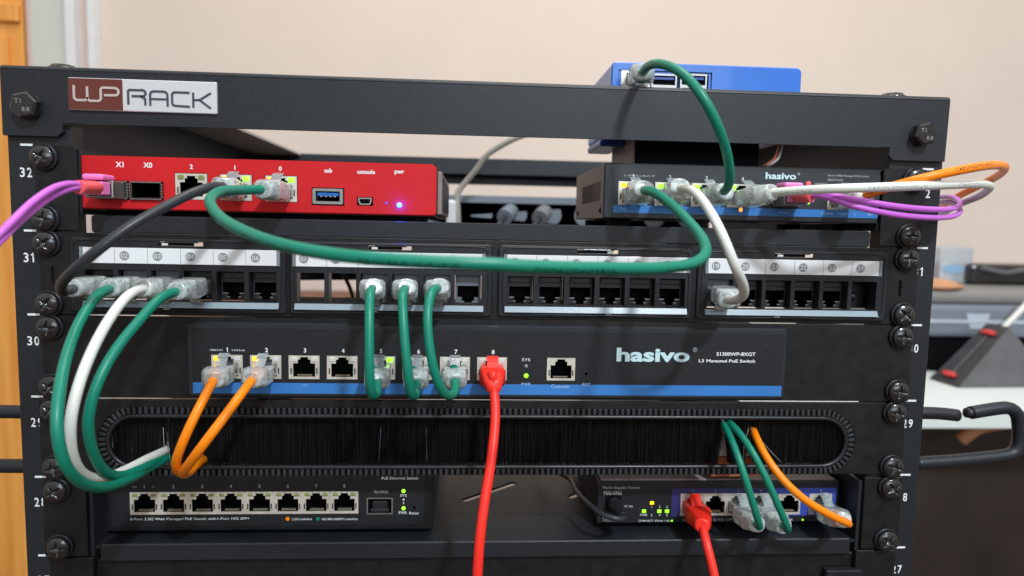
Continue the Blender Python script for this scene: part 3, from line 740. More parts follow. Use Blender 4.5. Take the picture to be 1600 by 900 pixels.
# ------------------------------------------------------------------ black adapter and blue mini computer stacked on it
ax0 = at(993, 235, 22).x; ax1 = at(1187, 235, 22).x
ab = MB().box(ax0, ax1, 22, 84, 43.9, 61.9, 'deep_black', 1.0)
ad = thing('black_power_box', 'flat black box between the small switch and the blue mini computer', 'power supply', ((ax0+ax1)/2, 50, 43.9))
part('case', ab, ad); part('side_cover', MB().box(ax0-1.2, ax0-0.1, 23, 83, 44.2, 61.5, 'side_taupe', .3), ad)
Yb = 24
c0 = at(956, 101, Yb); c1 = at(1254, 101, Yb)
bc = thing('blue_mini_computer', 'translucent blue cased mini computer sitting behind the top crossbar', 'mini computer', ((c0.x+c1.x)/2, Yb+35, 57))
bx_l, bx_r, bzt = c0.x, c1.x, (c0.z+c1.z)/2
ups = at(1022, 118, Yb), at(1054, 146, Yb), at(1066, 118, Yb), at(1104, 146, Yb)
rx_0 = at(967, 112, Yb).x; rx_1 = at(1113, 112, Yb).x; rzt = at(1040, 111, Yb).z
b = MB().plate(rrect(bx_l, bx_r, 62.2, bzt, 3.0), [rect(rx_0, rx_1, 65, rzt)], Yb, Yb+4, 'case_blue', 0.8)
b.plate(rrect(bx_l, bx_r, 62.2, bzt, 3.0), [], Yb+4, Yb+72, 'case_blue')
b.ribbon([(rx_0+1, 66), (rx_0+1, rzt-1), (rx_1-1, rzt-1), (rx_1-1, 66)], 1.2, Yb+1.0, Yb+3.9, 'case_blue')
part('case', b, bc)
b = MB().box(bx_l-1.5, bx_l+14, Yb+20, Yb+66, 57.6, 62.1, 'case_blue_dark', 1.5); part('foot', b, bc)
part('board_recess', MB().box(rx_0+2, rx_1-2, Yb+3.4, Yb+3.95, 66, rzt-2, 'case_blue_dark'), bc)
for k in (0, 1):
    a_ = at((1019, 1064)[k], 113, Yb); c_ = at((1057, 1104)[k], 150, Yb)
    zt_ = a_.z-0.5; zb__ = zt_-14.5
    b = MB().plate(rect(a_.x, c_.x, zb__, zt_), [rect(a_.x+.9, c_.x-.9, zt_-6.3, zt_-1.0), rect(a_.x+.9, c_.x-.9, zb__+1, zb__+6.4)], Yb+0.6, Yb+3.3, 'steel')
    b.box(a_.x+.9, c_.x-.9, Yb+2.9, Yb+3.35, zb__+1, zt_-1, 'deep_black')
    b.box(a_.x+1.6, c_.x-1.6, Yb+1, Yb+3, zt_-3.2, zt_-1.8, 'case_blue_dark'); b.box(a_.x+1.6, c_.x-1.6, Yb+1, Yb+3, zb__+4, zb__+5.4, 'case_blue_dark')
    part('usb_port', b, bc)
ej = at(995, 124, Yb)
b = MB().plate(rect(ej.x-9, ej.x+8, ej.z-9, ej.z+6), [thole(ej.x, ej.z-1.5, -1)], Yb+0.6, Yb+3.3, 'nickel'); b.box(ej.x-7, ej.x+7, Yb+3.0, Yb+3.35, ej.z-8, ej.z+5, 'deep_black'); part('network_port', b, bc)
# thin wires from the power box
for nm_, m_, dx in (('brown', 'sheath_brown', 0), ('yellow', 'grey_strap', 6)):
    b = MB().tube([at(1218+dx, 226, 120), at(1214+dx, 240, 100), at(1206+dx, 252, 70), at(1190+dx, 262, 60)], 0.9, m_, 8, 2)
    solo('thin_wire', b, ('thin red brown wire hanging down behind the small switch' if dx == 0 else 'thin grey wire behind the small switch, right of the red brown one'), 'wire', tuple(at(1214, 240, 100)))

# ------------------------------------------------------------------ power strip at the back and its plugs
pw = thing('power_strip', 'grey rack power strip with round sockets at the back of the rack', 'power strip', (0, 430, 0))
b = MB(); so = []
for k in range(9):
    p = at(812+54*(k-3.1), 328, 400); so.append((p.x, 22))
b.plate(rrect(-222, 222, 0.5, 42.5, 2), [circ(x, z, 12.4, 26) for x, z in so], 400, 404, 'adapter_grey', 0.6); b.box(-220, 220, 415, 440, 1, 42, 'plastic_black')
part('housing', b, pw)
for x, z in so:
    b = MB().lathe((x, 414.9, z), [(12.3, -10), (12.2, -0.1), (4, -0.05)], 'deep_black', 26); part('socket', b, pw)
for (px, nm_, lab) in ((795, 'adapter_grey', 'darker grey mains plug in the power strip, the left of the two'), (848, 'plug_pale', 'pale mains plug in the power strip, nearer the small switch')):
    a_ = at(px, 322, 405); b = MB(); q0 = at(px+12, 318, 405); q1 = at(px-2, 335, 375)
    b.tube([(a_.x+4, 410, 26), (a_.x, 396, 24), (a_.x-6, 380, 18)], 9, nm_, 14)
    pl = thing('mains_plug', lab, 'plug', (a_.x, 400, 24), 'mains plugs in the power strip'); part('plug_body', b, pl)
    part('cord', MB().tube([(a_.x-6, 380, 18), (a_.x-14, 360, 6), (a_.x-16, 350, -30), (a_.x-20, 355, -90)], 3.2, 'sheath_black', 10), pl)
b = MB().box(at(697, 320, 330).x, at(713, 320, 330).x, 330, 360, -20, at(700, 312, 330).z, 'adapter_white', 3)
solo('white_adapter', b, 'small white adapter standing behind the right end of the red firewall', 'adapter', (at(705, 320, 330).x, 345, -20))
b = MB().tube([at(716, 352, 360), at(715, 325, 360), at(715, 302, 360), at(728, 284, 358), at(745, 264, 352), at(760, 243, 346), at(782, 228, 340), at(805, 216, 334), at(840, 205, 330), at(900, 196, 325)], 3.1, 'sheath_grey', 12)
solo('grey_cable', b, 'thin grey cable hanging at the back between the red firewall and the small switch', 'cable', tuple(at(745, 264, 352)))
b = MB().tube([at(740, 352, 385), at(752, 330, 380), at(800, 312, 388), at(860, 330, 380), at(900, 345, 380)], 3.4, 'sheath_black', 10)

b = MB()
for k, (dy, r_) in enumerate(((0, 4.5), (7, 5.5), (15, 4.0))):
    b.tube([at(380, 412+dy, 230), at(450, 416+dy, 220), at(500, 417+dy*0.9, 215), at(560, 420+dy*0.7, 220), at(640, 428, 240), at(700, 470, 270)], r_, 'sheath_black', 10)
solo('black_cable_bundle', b, 'bundle of thick black cables hanging behind the empty patch panel slots', 'cable bundle', tuple(at(520, 430, 220)))
b = MB().tube([at(534, 425, 190), at(545, 445, 195), at(553, 470, 205), at(560, 500, 215)], 1.6, 'sheath_black', 8)
solo('thin_black_lead', b, 'single thin black lead dangling behind empty patch panel slot 08', 'cable', tuple(at(545, 445, 195)))
# ------------------------------------------------------------------ patch panel (unit 31)
pp = thing('patch_bay', 'black 24 port patch panel with white numbered label strips', 'patch panel', (0, 0, -44))
b = MB(); 
mods = [(-222.6, -111.0), (-109.2, -0.4), (2.7, 111.2), (113.6, 223.4)]
big = [rect(x0+3, x1-3, -40, -4.5) for x0, x1 in mods]+[rrect(sx*231.8-1, sx*231.8+1, -27.8, -18.6, .5) for sx in (-1, 1)]
b.plate([(-238.6, -43.8), (242.0, -43.8), (242.0, -0.5), (-238.6, -0.5)], big, -2, -0.05, 'panel_black', 0.3)
part('mounting_plate', b, pp)
strips = [(-215.8, -114.8), (-106.4, -5.2), (6.5, 108.0), (118.4, 218.0)]
empt = {7, 8, 24}; greyj = {2, 3, 9, 10, 11, 12, 19}
JY = 1.5
cells = {}
for mi_, ((x0, x1), (s0, s1)) in enumerate(zip(mods, strips)):
    zt, zb2 = -2.8, -42.2
    cw = (s1-s0)/6; holes = []
    for k in range(6):
        cx = s0+cw*(k+0.5); cells[mi_*6+k+1] = cx
        holes.append(rect(cx-7.2, cx+7.2, -35.6, -19.6))
    mx = (s0+s1)/2
    holes += [rrect(mx-11.5, mx+11.5, -6.6, -4.0, 0.6, 2), rrect(mx-11.5, mx+11.5, -41.6, -38.9+0.5, 0.6, 2)]
    b = MB().plate(rrect(x0, x1, zb2, zt, 2.2), holes, -4, -2.1, 'plastic_black', 0.7)
    b.tube([(x, -4.1, z) for x, z in (rrect(x0+2.6, x1-2.6, zb2+2.0, zt-1.6, 3.2, 4)+rrect(x0+2.6, x1-2.6, zb2+2.0, zt-1.6, 3.2, 4)[:1])], 0.42, 'plastic_black', 8, 1.5)
    for k in range(7):
        xx = s0+cw*k; b.box(xx-1.1, xx+1.1, -2.08, 4, -36, -19.2, 'plastic_black')
    # sloping ledge under the jacks
    l = [Vector((s0, -5.3, -39.3)), Vector((s1, -5.3, -39.3)), Vector((s1, -4.0, -36.2)), Vector((s0, -4.0, -36.2))]
    i0 = len(b.v); b.v += [tuple(v+Vector((0, -0.25, 0))) for v in l]+[(v.x, 0.5, v.z) for v in l]; mm = b.mi('ledge_plastic')
    for qd in ((0, 1, 2, 3), (0, 4, 5, 1), (2, 6, 7, 3), (0, 3, 7, 4), (1, 5, 6, 2)): b.face([i0+q for q in qd], mm)
    part('bezel', b, pp)
    for zz in (-5.3, -40.0):
        b = MB().box(mx-11.3, mx+6.4, -3.6, -2.3, zz-1.2, zz+0.6, 'deep_black', 0.3)
        b.box(mx+5.2 if mi_ == 2 else mx-9.8, (mx+5.2 if mi_ == 2 else mx-9.8)+3.2, -4.3, -3.5, zz-1.1, zz+0.1, 'adapter_white', 0.2)
        b.box(mx-8, mx+9, -4.5, -3.6, zz+0.3, zz+1.1, 'screw_black', 0.3)
        part('release_tab', b, pp)
    b = MB().box(s0+0.8, s1-0.8, -4.55, -4.02, -16.2, -7.9, 'strip_white', 0.15)
    for k in range(1, 6): b.box(s0+cw*k-0.12, s0+cw*k+0.12, -4.6, -4.5, -16.1, -8.0, 'num_line')
    b.box(s0-0.9, s0+0.7, -5.0, -4.02, -16.4, -7.7, 'clear_strip_end', 0.2); b.box(s1-0.7, s1+0.9, -5.0, -4.02, -16.4, -7.7, 'clear_strip_end', 0.2)
    ls = part('label_strip', b, pp)
    for k in range(6):
        n = mi_*6+k+1; cx = s0+cw*k+5.0; cz = -12.1
        b = MB().lathe((cx, -4.62, cz), [(2.45, 0.0), (2.45, -0.06)], 'num_grey', 24, smooth=False)
        b.text('%02d' % n, cx, cz, -4.76, 2.5, 'strip_white', w=3.5)
        part('port_number', b, ls)
for n, cx in cells.items():
    if n in empt: continue
    g = n in greyj; m = 'grey_plastic' if g else 'plastic_black'
    y = JY-(1.0 if g else 0)
    zc = -27.6; hole = thole(cx, zc-1.2, -1, 11.6, 7.4, 0.6)
    b = MB().plate(rect(cx-7.0, cx+7.0, -35.4, -19.8), [hole], y, y+12, m, 0.3, sidemat='deep_black'); b.box(cx-7, cx+7, y+12, y+13, -35.4, -19.8, 'deep_black')
    for k in range(8): xx = cx+(k-3.5)*1.02; b.box(xx-0.25, xx+0.25, y+0.6, y+7, -25.3, -24.9, 'gold')
    if not g:
        b.box(cx-5.9, cx+5.9, y-0.5, y-0.02, -23.6, -20.3, 'plastic_black', 0.3)
        for s_ in (-1, 1):
            b.box(cx+s_*4.5-1.5, cx+s_*4.5+1.5, y-0.3, y+1.2, -31.9, -31.5, 'steel'); b.box(cx+s_*3-0.7, cx+s_*3+0.7, y-0.3, y+1.2, -33.9, -33.5, 'steel')
        b.box(cx-5.8, cx+5.8, y-0.25, y+0.1, -24.5, -24.2, 'dark_metal')
    kj = part('keystone_jack', b, pp)
    if not g: part('lettering', MB().text('CAT.6A', cx, -21.9, y-0.58, 1.9, 'emboss', w=9), kj)
    if g: kj['label'] = 'grey keystone jack'
part('blank_insert', MB().box(cells[24]-7.4, cells[24]+11, 9, 12, -36, -19, 'flange_bounce' if False else 'panel_black').lathe((cells[24]+1.5, 8.9, -29), [(2.2, 0), (1.8, -1.0), (0.8, -1.3)], 'dark_metal', 16), pp)
screws(pp, spots(31))

# ------------------------------------------------------------------ main switch (unit 30)
ms = thing('main_switch', 'wide black rack switch with a blue stripe and large pale maker lettering', 'network switch', (0, 60, -89))
b = MB().plate(rrect(-239.0, 242.0, -88.9, -44.5, 1), [rect(-160, 164, -86, -49)], -2, -0.05, 'panel_black', 0.3)
part('mounting_ears', b, ms)
mp_ = [-142.6+20.4*k for k in range(8)]; mz = -71.1
FY = -3.4
holes = [rect(x-8.3, x+8.3, mz-6.6, mz+6.6) for x in mp_+[38.6]]
rh = at(916, 584, FY)
holes.append(circ(rh.x, rh.z, 0.9, 12))
b = MB().plate(rrect(-163.9, 167.4, -87.9, -47.0, 1.6), holes, FY, -0.1, 'slate_front', 1.0)
part('front_panel', b, ms)
part('body', shell(-158, 162, 0, 150, -86, -49, 'panel_black'), ms)
part('label_overlay', MB().plate(rrect(-161.0, 165.4, -85.9, -50.0, 1.0), holes, FY-0.12, FY-0.02, 'overlay_black'), ms)
part('blue_stripe', MB().plate(rect(-160.8, 165.2, -85.7, -79.8), [], FY-0.2, FY-0.13, 'stripe_blue'), ms)
t = MB(); y = FY-0.2
t.text('hasivo', 90.4, -62.6, y, 7.9, 'logo_pale', w=41.5, bold=0.035); t.text('®', 114.0, -59.3, y, 2.6, 'logo_pale')
t.text('S1300WP-8XGT', 149.0, -61.7, y, 2.1, 'print_white', align='R', w=22.5, bold=0.02); t.text('L3 Managed PoE Switch', 149.0, -65.9, y, 2.3, 'print_white', align='R', w=32.5, bold=0.02)
for k in range(8): t.text(str(k+1), mp_[k]+0.5, -61.8, y, 2.4, 'print_white', bold=0.025) if k else one(t, mp_[0]+.3, -61.8, y, 2.4, 'print_white', .4)
t.text('1000/2.5G', mp_[0]-5.6, -62.0, y, 0.95, 'print_white', w=6.5); t.text('2.5G/Link', mp_[0]+6, -62.0, y, 0.95, 'print_white', w=7)
p = at(822, 562, FY); t.text('SYS', p.x, p.z, y, 1.6, 'print_white', w=4.6)
p = at(822, 600, FY); t.text('PWR', p.x, p.z, y-0.08, 1.6, 'stripe_text', w=5)
p = at(875, 603.5, FY); t.text('Console', p.x, p.z, y-0.08, 2.0, 'stripe_text', w=10)
p = at(916, 601, FY); t.text('RET', p.x, p.z, y-0.08, 1.6, 'stripe_text', w=4.6)
for k in range(8): t.text('PoE', mp_[k]+0.5, -81.0, y-0.08, 0.9, 'stripe_text')
part('lettering', t, ms)
L = {0: ('led_amber', 'led_off'), 1: ('led_amber', 'led_off'), 4: ('led_off', 'led_green'), 5: ('led_green', 'led_off')}
for k, x in enumerate(mp_): port(ms, x, mz, FY, L.get(k, ('led_off', 'led_off')), 16.4, 12.9)
port(ms, 38.6, mz, FY, (None, None), 15.8, 12.7, name='console_port')
p = at(822, 572, FY); part('system_led', MB().lathe((p.x, FY, p.z), [(1.0, 0.2), (1.0, -0.4), (0.4, -0.6)], 'num_grey', 16), ms)
p = at(822, 587, FY); part('power_led', MB().lathe((p.x, FY, p.z), [(1.25, 0.2), (1.25, -0.4), (0.5, -0.7)], 'led_green', 16), ms)
screws(ms, spots(30))

# ------------------------------------------------------------------ brush panel (unit 29)
bp = thing('brush_panel', 'black cable entry panel with a long rounded slot closed by bristles', 'brush panel', (0, 0, -133))
hx0, hx1, hz0, hz1 = -206.2, 205.6, -126.8, -99.0
hr = (hz1-hz0)/2
hole = rrect(hx0, hx1, hz0, hz1, hr, 14)
b = MB().plate(rrect(-242.3, 241.1, -132.2, -89.7, 1), [hole], -2, -0.05, 'panel_black', 0.4); part('plate', b, bp)
b = MB(); rim = rrect(hx0-0.2, hx1+0.2, hz0-0.2, hz1+0.2, hr+0.2, 14)
b.tube([(x, -2.6, z) for x, z in rim+rim[:1]], 1.2, 'plastic_black', 10, 2.5)
b.plate(rrect(hx0-6.0, hx1+6.0, hz0-5.0, hz1+5.0, hr+5, 14), [rrect(hx0, hx1, hz0, hz1, hr, 14)], -2.5, -2.05, 'deep_black', 0.3)
part('grommet_rim', b, bp)
b = MB(); mt = b.mi('plastic_black'); sp_ = 3.15
def tick(x, z, dx, dz):
    # small radial tooth: centre x,z, outward direction dx,dz
    tx, tz = -dz, dx
    q = []
    for (a_, c_) in ((-1.8, -0.85), (1.8, -0.85), (1.8, 0.85), (-1.8, 0.85)):
        q.append((x+dx*a_+tx*c_, z+dz*a_+tz*c_))
    b.plate(q, [], -3.3, -2.52, 'teeth_grey', 0.2)
n = int((hx1-hx0-2*hr)/sp_)
for k in range(n+1):
    x = hx0+hr+k*(hx1-hx0-2*hr)/n; tick(x, hz1+3.3, 0, 1); tick(x, hz0-3.3, 0, -1)
cz_ = (hz0+hz1)/2
for sx, cx in ((1, hx1-hr), (-1, hx0+hr)):
    m_ = 19
    for k in range(1, m_):
        a_ = R(-90+180*k/m_); tick(cx+sx*math.cos(a_)*(hr+3.3), cz_+math.sin(a_)*(hr+3.3), sx*math.cos(a_), math.sin(a_))
part('rim_teeth', b, bp)
# bristles: several rows of fine hairs hanging from the top edge
b = MB(); mb_ = b.mi('bristle'); mb2_ = b.mi('bristle_worn'); rnd = random.Random(3)
gaps = [(at(261, 700, 4).x, 2.2), (at(1130, 700, 4).x, 4.0), (at(1171, 700, 4).x, 3.6)]
for row in range(6):
    yy = 1.0+row*1.2; x = hx0-2.0; back = row >= 4
    while x < hx1+2:
        x += 0.5 if back else rnd.uniform(0.2, 0.45)
        dx = rnd.uniform(-0.5, 0.5)*(1 if rnd.random() < 0.85 else 3); w = 0.7 if back else rnd.uniform(0.14, 0.28); bot = x+dx
        for gx, gw in gaps:     # bristles pushed apart below the point where a cable enters
            q_ = bot-gx
            if abs(q_) < gw*2.2: bot = gx+math.copysign(gw+abs(q_)*(1.2/2.2), q_)
        xm = x*0.55+bot*0.45+rnd.uniform(-.15, .15)
        y1_ = yy+rnd.uniform(-0.5, 0.5); z0 = hz1+1; z1 = hz0-1; i0 = len(b.v)
        for (xx, zz, yo) in ((x, z0, 0), (xm, (z0+z1)/2, rnd.uniform(-.5, .3)), (bot, z1, 0)):
            b.v += [(xx-w/2, y1_+yo, zz), (xx, y1_+yo-0.1, zz), (xx+w/2, y1_+yo, zz)]
        for k in (0, 1):
            for j in (0, 1): b.face([i0+3*k+j, i0+3*k+j+1, i0+3*k+3+j+1, i0+3*k+3+j], mb_ if rnd.random() < 0.9 else mb2_)
bb = part('bristles', b, bp)
b = MB(); mg = 'wire_glint'     # stray bright hairs where cables push through
for pts in ([(255, 668, -3), (256, 690, -4), (259, 725, -2)], [(262, 690, -4), (267, 730, -2)], [(1176, 672, -3), (1195, 695, -4), (1220, 722, -2)], [(1128, 655, -5), (1136, 668, -3)], [(1170, 670, -4), (1163, 690, -3), (1162, 724, -1)], [(595, 668, -1), (592, 722, -1)], [(666, 670, -1), (667, 722, -1)]):
    b = MB().tube([at(*q) for q in pts], 0.14 if len(pts) == 3 else 0.10, mg if pts[0][0] not in (595, 666) else 'grey_plastic', 5, 3)
    part('stray_bristle', b, bp)
screws(bp, spots(29, 0, 0, -.4, 0))
# white carton standing behind the brush, seen in the gaps
c0 = at(1117, 678, 14); c1 = at(1184, 724, 14)
wb = thing('white_carton', 'small white carton with an orange foot, glimpsed through the bristles right of centre', 'carton', ((c0.x+c1.x)/2, 40, c1.z-6))
part('carton_body', MB().box(c0.x, c1.x, 14, 50, at(1150, 713, 14).z, c0.z, 'adapter_white', 0.5), wb); part('carton_foot', MB().box(c0.x-1, c1.x+1, 13.5, 50.5, c1.z-8, at(1150, 713, 14).z-0.1, 'box_orange', 0.5), wb)

# ------------------------------------------------------------------ lower shelf (unit 28) and what stands on it
ls_ = thing('lower_shelf', 'black steel shelf low in the rack with two slanting slots in its tray', 'shelf', (0, 120, -180))
b = MB().plate(rrect(-213.5, 213.4, -181.1, -171.4, 1.2), [], -1.4, 0.4, 'powder_black', 0.6); part('front_lip', b, ls_)
sl = []
TZ = -172.8
for (a_, c_) in (((727, 781), (802, 755)), ((892, 776), (905, 771)), ((600, 700), (560, 712))):
    q0 = floorpt(*a_, TZ); q1 = floorpt(*c_, TZ); dd = (q1-q0).normalized(); nn = Vector((-dd.y, dd.x, 0))*2.6
    pts = []
    for k in range(7): a1 = R(-90+180*k/6); pts.append(q1+dd*(2.6*math.cos(a1))+nn*math.sin(a1))
    for k in range(7): a1 = R(90+180*k/6); pts.append(q0+dd*(2.6*math.cos(a1))+nn*math.sin(a1))
    sl.append([(p.x, p.y) for p in pts])
b = MB().plate(rect(-216.9, 216.9, 0.45, 280), sl, TZ-1.6, TZ, 'powder_black', plane='XY'); part('tray', b, ls_)
for sx in (-1, 1):
    part('mounting_ear', MB().plate(rrect(min(sx*219.5, sx*242.2), max(sx*219.5, sx*242.2), -177.5, -134.2, 1), [], -2, -0.05, 'panel_black', 0.3), ls_)
    part('side_wall', MB().box(min(sx*217, sx*219), max(sx*217, sx*219), 0, 280, -183, -137, 'powder_black'), ls_)
screws(ls_, spots(28, 0, 0.5, 0, -.3))
# pale surface under the slots
# next unit down
b27 = thing('storage_drawer', 'plain black drawer front at the bottom edge of the rack', 'drawer', (0, 100, -222))
part('drawer_front', MB().plate(rrect(-217.4, 217.4, -221, -181.3, 0.8), [], 1.5, 4, 'panel_black', 0.6), b27)
part('drawer_body', MB().box(-214, 214, 4.1, 40, -220, -183, 'panel_black'), b27)
p = at(1318, 892, -2); part('drawer_lock', MB().box(p.x-11, p.x+11, -3.5, 1.4, p.z-16, p.z+1.2, 'plastic_black', 1.0), b27)
for x0, x1 in ((-240, -217), (217, 241.3)): part('mounting_ear', MB().plate(rrect(x0, x1, -221.5, -178.6, 1), [], -2, -0.05, 'panel_black', 0.3), b27)

# eight port switch
EY = 12.0
ep = thing('eight_port_switch', 'black switch with a row of eight empty ports on the lower shelf', 'network switch', (-130, 70, TZ))
e0 = at(160, 745, EY); e1 = at(676, 828, EY); ex0, ex1, ez0, ez1 = e0.x, e1.x, -170.0, -134.5
part('body', shell(ex0+.5, ex1-.5, EY+1.6, EY+120, ez0+.4, ez1-.4, 'panel_black', depth=24).box(ex0+6, ex1-6, EY+8, EY+110, TZ+.05, ez0, 'deep_black'), ep)
p0 = at(203, 769, EY); p1 = at(560, 802, EY); pzc = (p0.z+p1.z)/2+0.1; ph = p0.z-p1.z; pit = (p1.x-p0.x)/8
pxs = [p0.x+pit*(k+.5) for k in range(8)]
cg0 = at(573, 777, EY); cg1 = at(614, 803, EY); rs = at(647, 793, EY)
holes = [rect(p0.x+.1, p1.x-.1, pzc-ph/2+.1, pzc+ph/2-.1), rect(cg0.x+.3, cg1.x-.3, cg1.z+.3, cg0.z-.3), circ(rs.x, rs.z, 0.9, 12)]
part('front_panel', MB().plate(rrect(ex0, ex1, ez0, ez1, 0.8), holes, EY, EY+1.5, 'panel_black', 0.4), ep)
part('label_overlay', MB().plate(rrect(ex0+3.5, ex1-5, ez0+3, ez1-1.5, 1.2), holes, EY-0.1, EY-0.02, 'overlay_black'), ep)
for k, x in enumerate(pxs):
    o = port(ep, x, pzc, EY-0.1, (None, None), pit-0.05, ph)
    led(o, x-pit/2+2.9, pzc+ph/2-1.8, EY-0.45, 'led_off_dim', 3.0, 1.7); led(o, x+pit/2-2.9, pzc+ph/2-1.8, EY-0.45, 'led_off_dim', 3.0, 1.7)
b = MB().plate(rect(cg0.x, cg1.x, cg1.z, cg0.z), [rect(cg0.x+.8, cg1.x-.8, cg1.z+.8, cg0.z-.8)], EY-0.6, EY+20, 'steel', sidemat='deep_black')
b.box(cg0.x+.9, cg1.x-.9, EY+3, EY+19, cg1.z+.9, cg0.z-.9, 'deep_black'); b.box(cg0.x+3.2, cg1.x-3.2, EY-0.3, EY+2.9, cg1.z+1.6, cg0.z-2.4, 'plastic_black', 0.5); b.box(cg0.x+2.2, cg1.x-2.2, EY-1.2, EY+0.4, cg1.z+1, cg1.z+3.6, 'plastic_black', 0.5)
part('fibre_cage', b, ep)
t = MB(); y = EY-0.15
for k in range(8): t.text(str(k+1), pxs[k], pzc+ph/2+3.2, y, 2.0, 'print_dim')
t.text('2.5G', pxs[0]-5.5, pzc+ph/2+3.1, y, 0.9, 'print_dim'); t.text('1G', pxs[0]+5, pzc+ph/2+3.1, y, 0.9, 'print_dim')
p = at(203.5, 811, EY); t.text('8-Port 2.5G Web Managed PoE Switch with1-Port 10G SFP+', p.x, at(300, 811, EY).z, y, 1.9, 'print_white', align='L', w=at(390, 811, EY).x-p.x)
p = at(456, 811, EY); t.text('2.5G-Link/Act', p.x, p.z, y, 1.3, 'print_white', align='L', w=11.5)
p = at(503, 811, EY); t.text('10/100/1000M Link/Act', p.x, p.z, y, 1.3, 'print_white', align='L', w=20.5)
p = at(595, 769, EY); t.text('9(10G)', p.x, p.z, y, 2.1, 'print_dim', w=8)
p = at(630.5, 774, EY); t.text('SYS', p.x, p.z, y, 1.4, 'print_white', w=3.8)
p = at(629.5, 801, EY); t.text('PWR', p.x, p.z, y, 1.7, 'print_white', w=4.8)
p = at(647, 801.5, EY); t.text('Reset', p.x, p.z, y, 1.6, 'print_white', w=5.5); p = at(630.5, 786, EY); t.text('9', p.x, p.z, y, 1.3, 'print_white')
p = at(625, 747, EY); t.text('PoE Ethernet Switch', p.x, p.z, y, 1.7, 'print_white', w=21)
part('lettering', t, ep)
for px, py, m, r_ in ((449.5, 810.5, 'led_orange', 1.15), (497, 810.5, 'led_off_dim', 1.1)):
    p = at(px, py, EY); mm = {'led_orange': 'sheath_orange', 'led_off_dim': 'sheath_green'}[m]
    part('printed_dot', MB().lathe((p.x, EY, p.z), [(r_, -0.05), (r_, -0.18)], mm, 16, smooth=False), ep)
for px, py, m in ((630.5, 767, 'led_green'), (630.5, 794, 'led_green'), (630.5, 780.5, 'led_off')):
    p = at(px, py, EY); part('status_led', MB().lathe((p.x, EY, p.z), [(1.2 if m != 'led_off' else .7, 0.2), (1.1 if m != 'led_off' else .6, -0.5), (0.4, -0.8)], m, 14), ep)

# multi gigabit switch
GY = 16.0
tg = thing('multi_gigabit_switch', 'black switch with dark blue port panel and power lead, on the lower shelf', 'network switch', (145, 70, TZ))
g0 = at(935, 753, GY); gx0, gx1, gz0, gz1 = g0.x, 214.5, -168.6, g0.z
part('body', shell(gx0, gx1, GY+0.5, GY+98, gz0, gz1, 'panel_black').box(gx0+6, gx1-6, GY+6, GY+90, TZ+.05, gz0-.05, 'deep_black').box(gx0+2, gx1-2, GY+2, GY+97, gz1+.05, gz1+.8, 'side_taupe'), tg)
tx = [at(px, 790, GY).x for px in (1082, 1115, 1151, 1187)]; pit = (tx[3]-tx[0])/3; tx = [tx[0]+pit*k for k in range(4)]
tzc = (at(1080, 770, GY).z+at(1080, 806, GY).z)/2
t5 = at(1232, 790, GY).x; t6 = at(1281, 790, GY).x
def hl_(x): return rect(x-6.2, x+6.2, tzc-6.1, tzc+6.1)
fx = [hl_(x) for x in tx]+[rect(t5-7, t5+7, tzc-6.3, tzc+6.3), rect(t6-7, t6+7, tzc-6.3, tzc+6.3)]
part('front_panel', MB().plate(rrect(gx0, gx1, gz0, gz1, 0.8), fx, GY, GY+.48, 'overlay_black'), tg)
pr0 = at(1050, 764, GY); pr1 = at(1209, 808, GY)
part('port_surround', MB().plate(rect(pr0.x, pr1.x, tzc-7.4, tzc+10), fx[:4], GY-0.15, GY-0.02, 'teg_indigo'), tg)
part('port_surround', MB().plate(rect(t5-9.2, t6+9.8, tzc-7.4, tzc+10), fx[4:], GY-0.15, GY-0.02, 'stripe_blue' if False else 'teg_blue'), tg)
b = MB().plate(rect(tx[0]-7.6, tx[3]+8, tzc-6.9, tzc+6.9), fx[:4], GY-0.5, GY-0.16, 'nickel'); part('port_frame', b, tg)
for k, x in enumerate(tx): port(tg, x, tzc-0.2, GY-0.1, (None, None), 12.6, 12.2, shell='nickel')
for x in (t5, t6): port(tg, x, tzc, GY-0.2, (None, None), 14.2, 12.9)
t = MB(); y = GY-0.1
p = at(942, 762.5, GY); t.text('Multi-Gigabit Switch', p.x, p.z, y, 2.0, 'print_dim', align='L', w=at(1000, 762, GY).x-p.x)
p = at(942, 770.5, GY); t.text('TEG-S762', p.x, p.z, y, 2.0, 'print_white', align='L', w=11.5)
p = at(973, 791.5, GY); t.text('(DC IN)', p.x, p.z, y, 1.5, 'print_white', align='L', w=6)
p = at(941, 812, GY); t.text('TRENDnet', p.x, p.z, y, 2.4, 'print_white', align='L', w=13)
p = at(1006, 804.5, GY); t.text('PWR', p.x, p.z, y, 1.4, 'print_white', w=4.4)
for px, py, s_ in ((1018.5, 792, '1'), (1030.5, 792, '3'), (1042, 792, '5'), (1018, 804.5, '2'), (1030.5, 804.5, '4'), (1042, 804.5, '6')): p = at(px, py, GY); t.text(s_, p.x, p.z, y, 1.4, 'print_white')
p = at(998, 814, GY); t.text('LINK/ACT (Ports 1-6)', p.x, p.z, y, 1.5, 'print_white', align='L', w=at(1046, 814, GY).x-p.x)
p = at(1062, 812, GY); t.text('100M 1000M 2.5G LINK', p.x+2, p.z, y, 1.3, 'print_dim', align='L', w=34)
p = at(1228, 812, GY); t.text('2.5G LINK', p.x, p.z, y, 1.3, 'print_white', w=9)
for k, x in enumerate(tx): t.text(str(k+1), x, tzc+8.4, GY-0.2, 1.5, 'stripe_text')
t.text('5', t5, tzc+8.4, GY-.2, 1.5, 'stripe_text'); t.text('6', t6, tzc+8.4, GY-.2, 1.5, 'stripe_text')
part('lettering', t, tg)
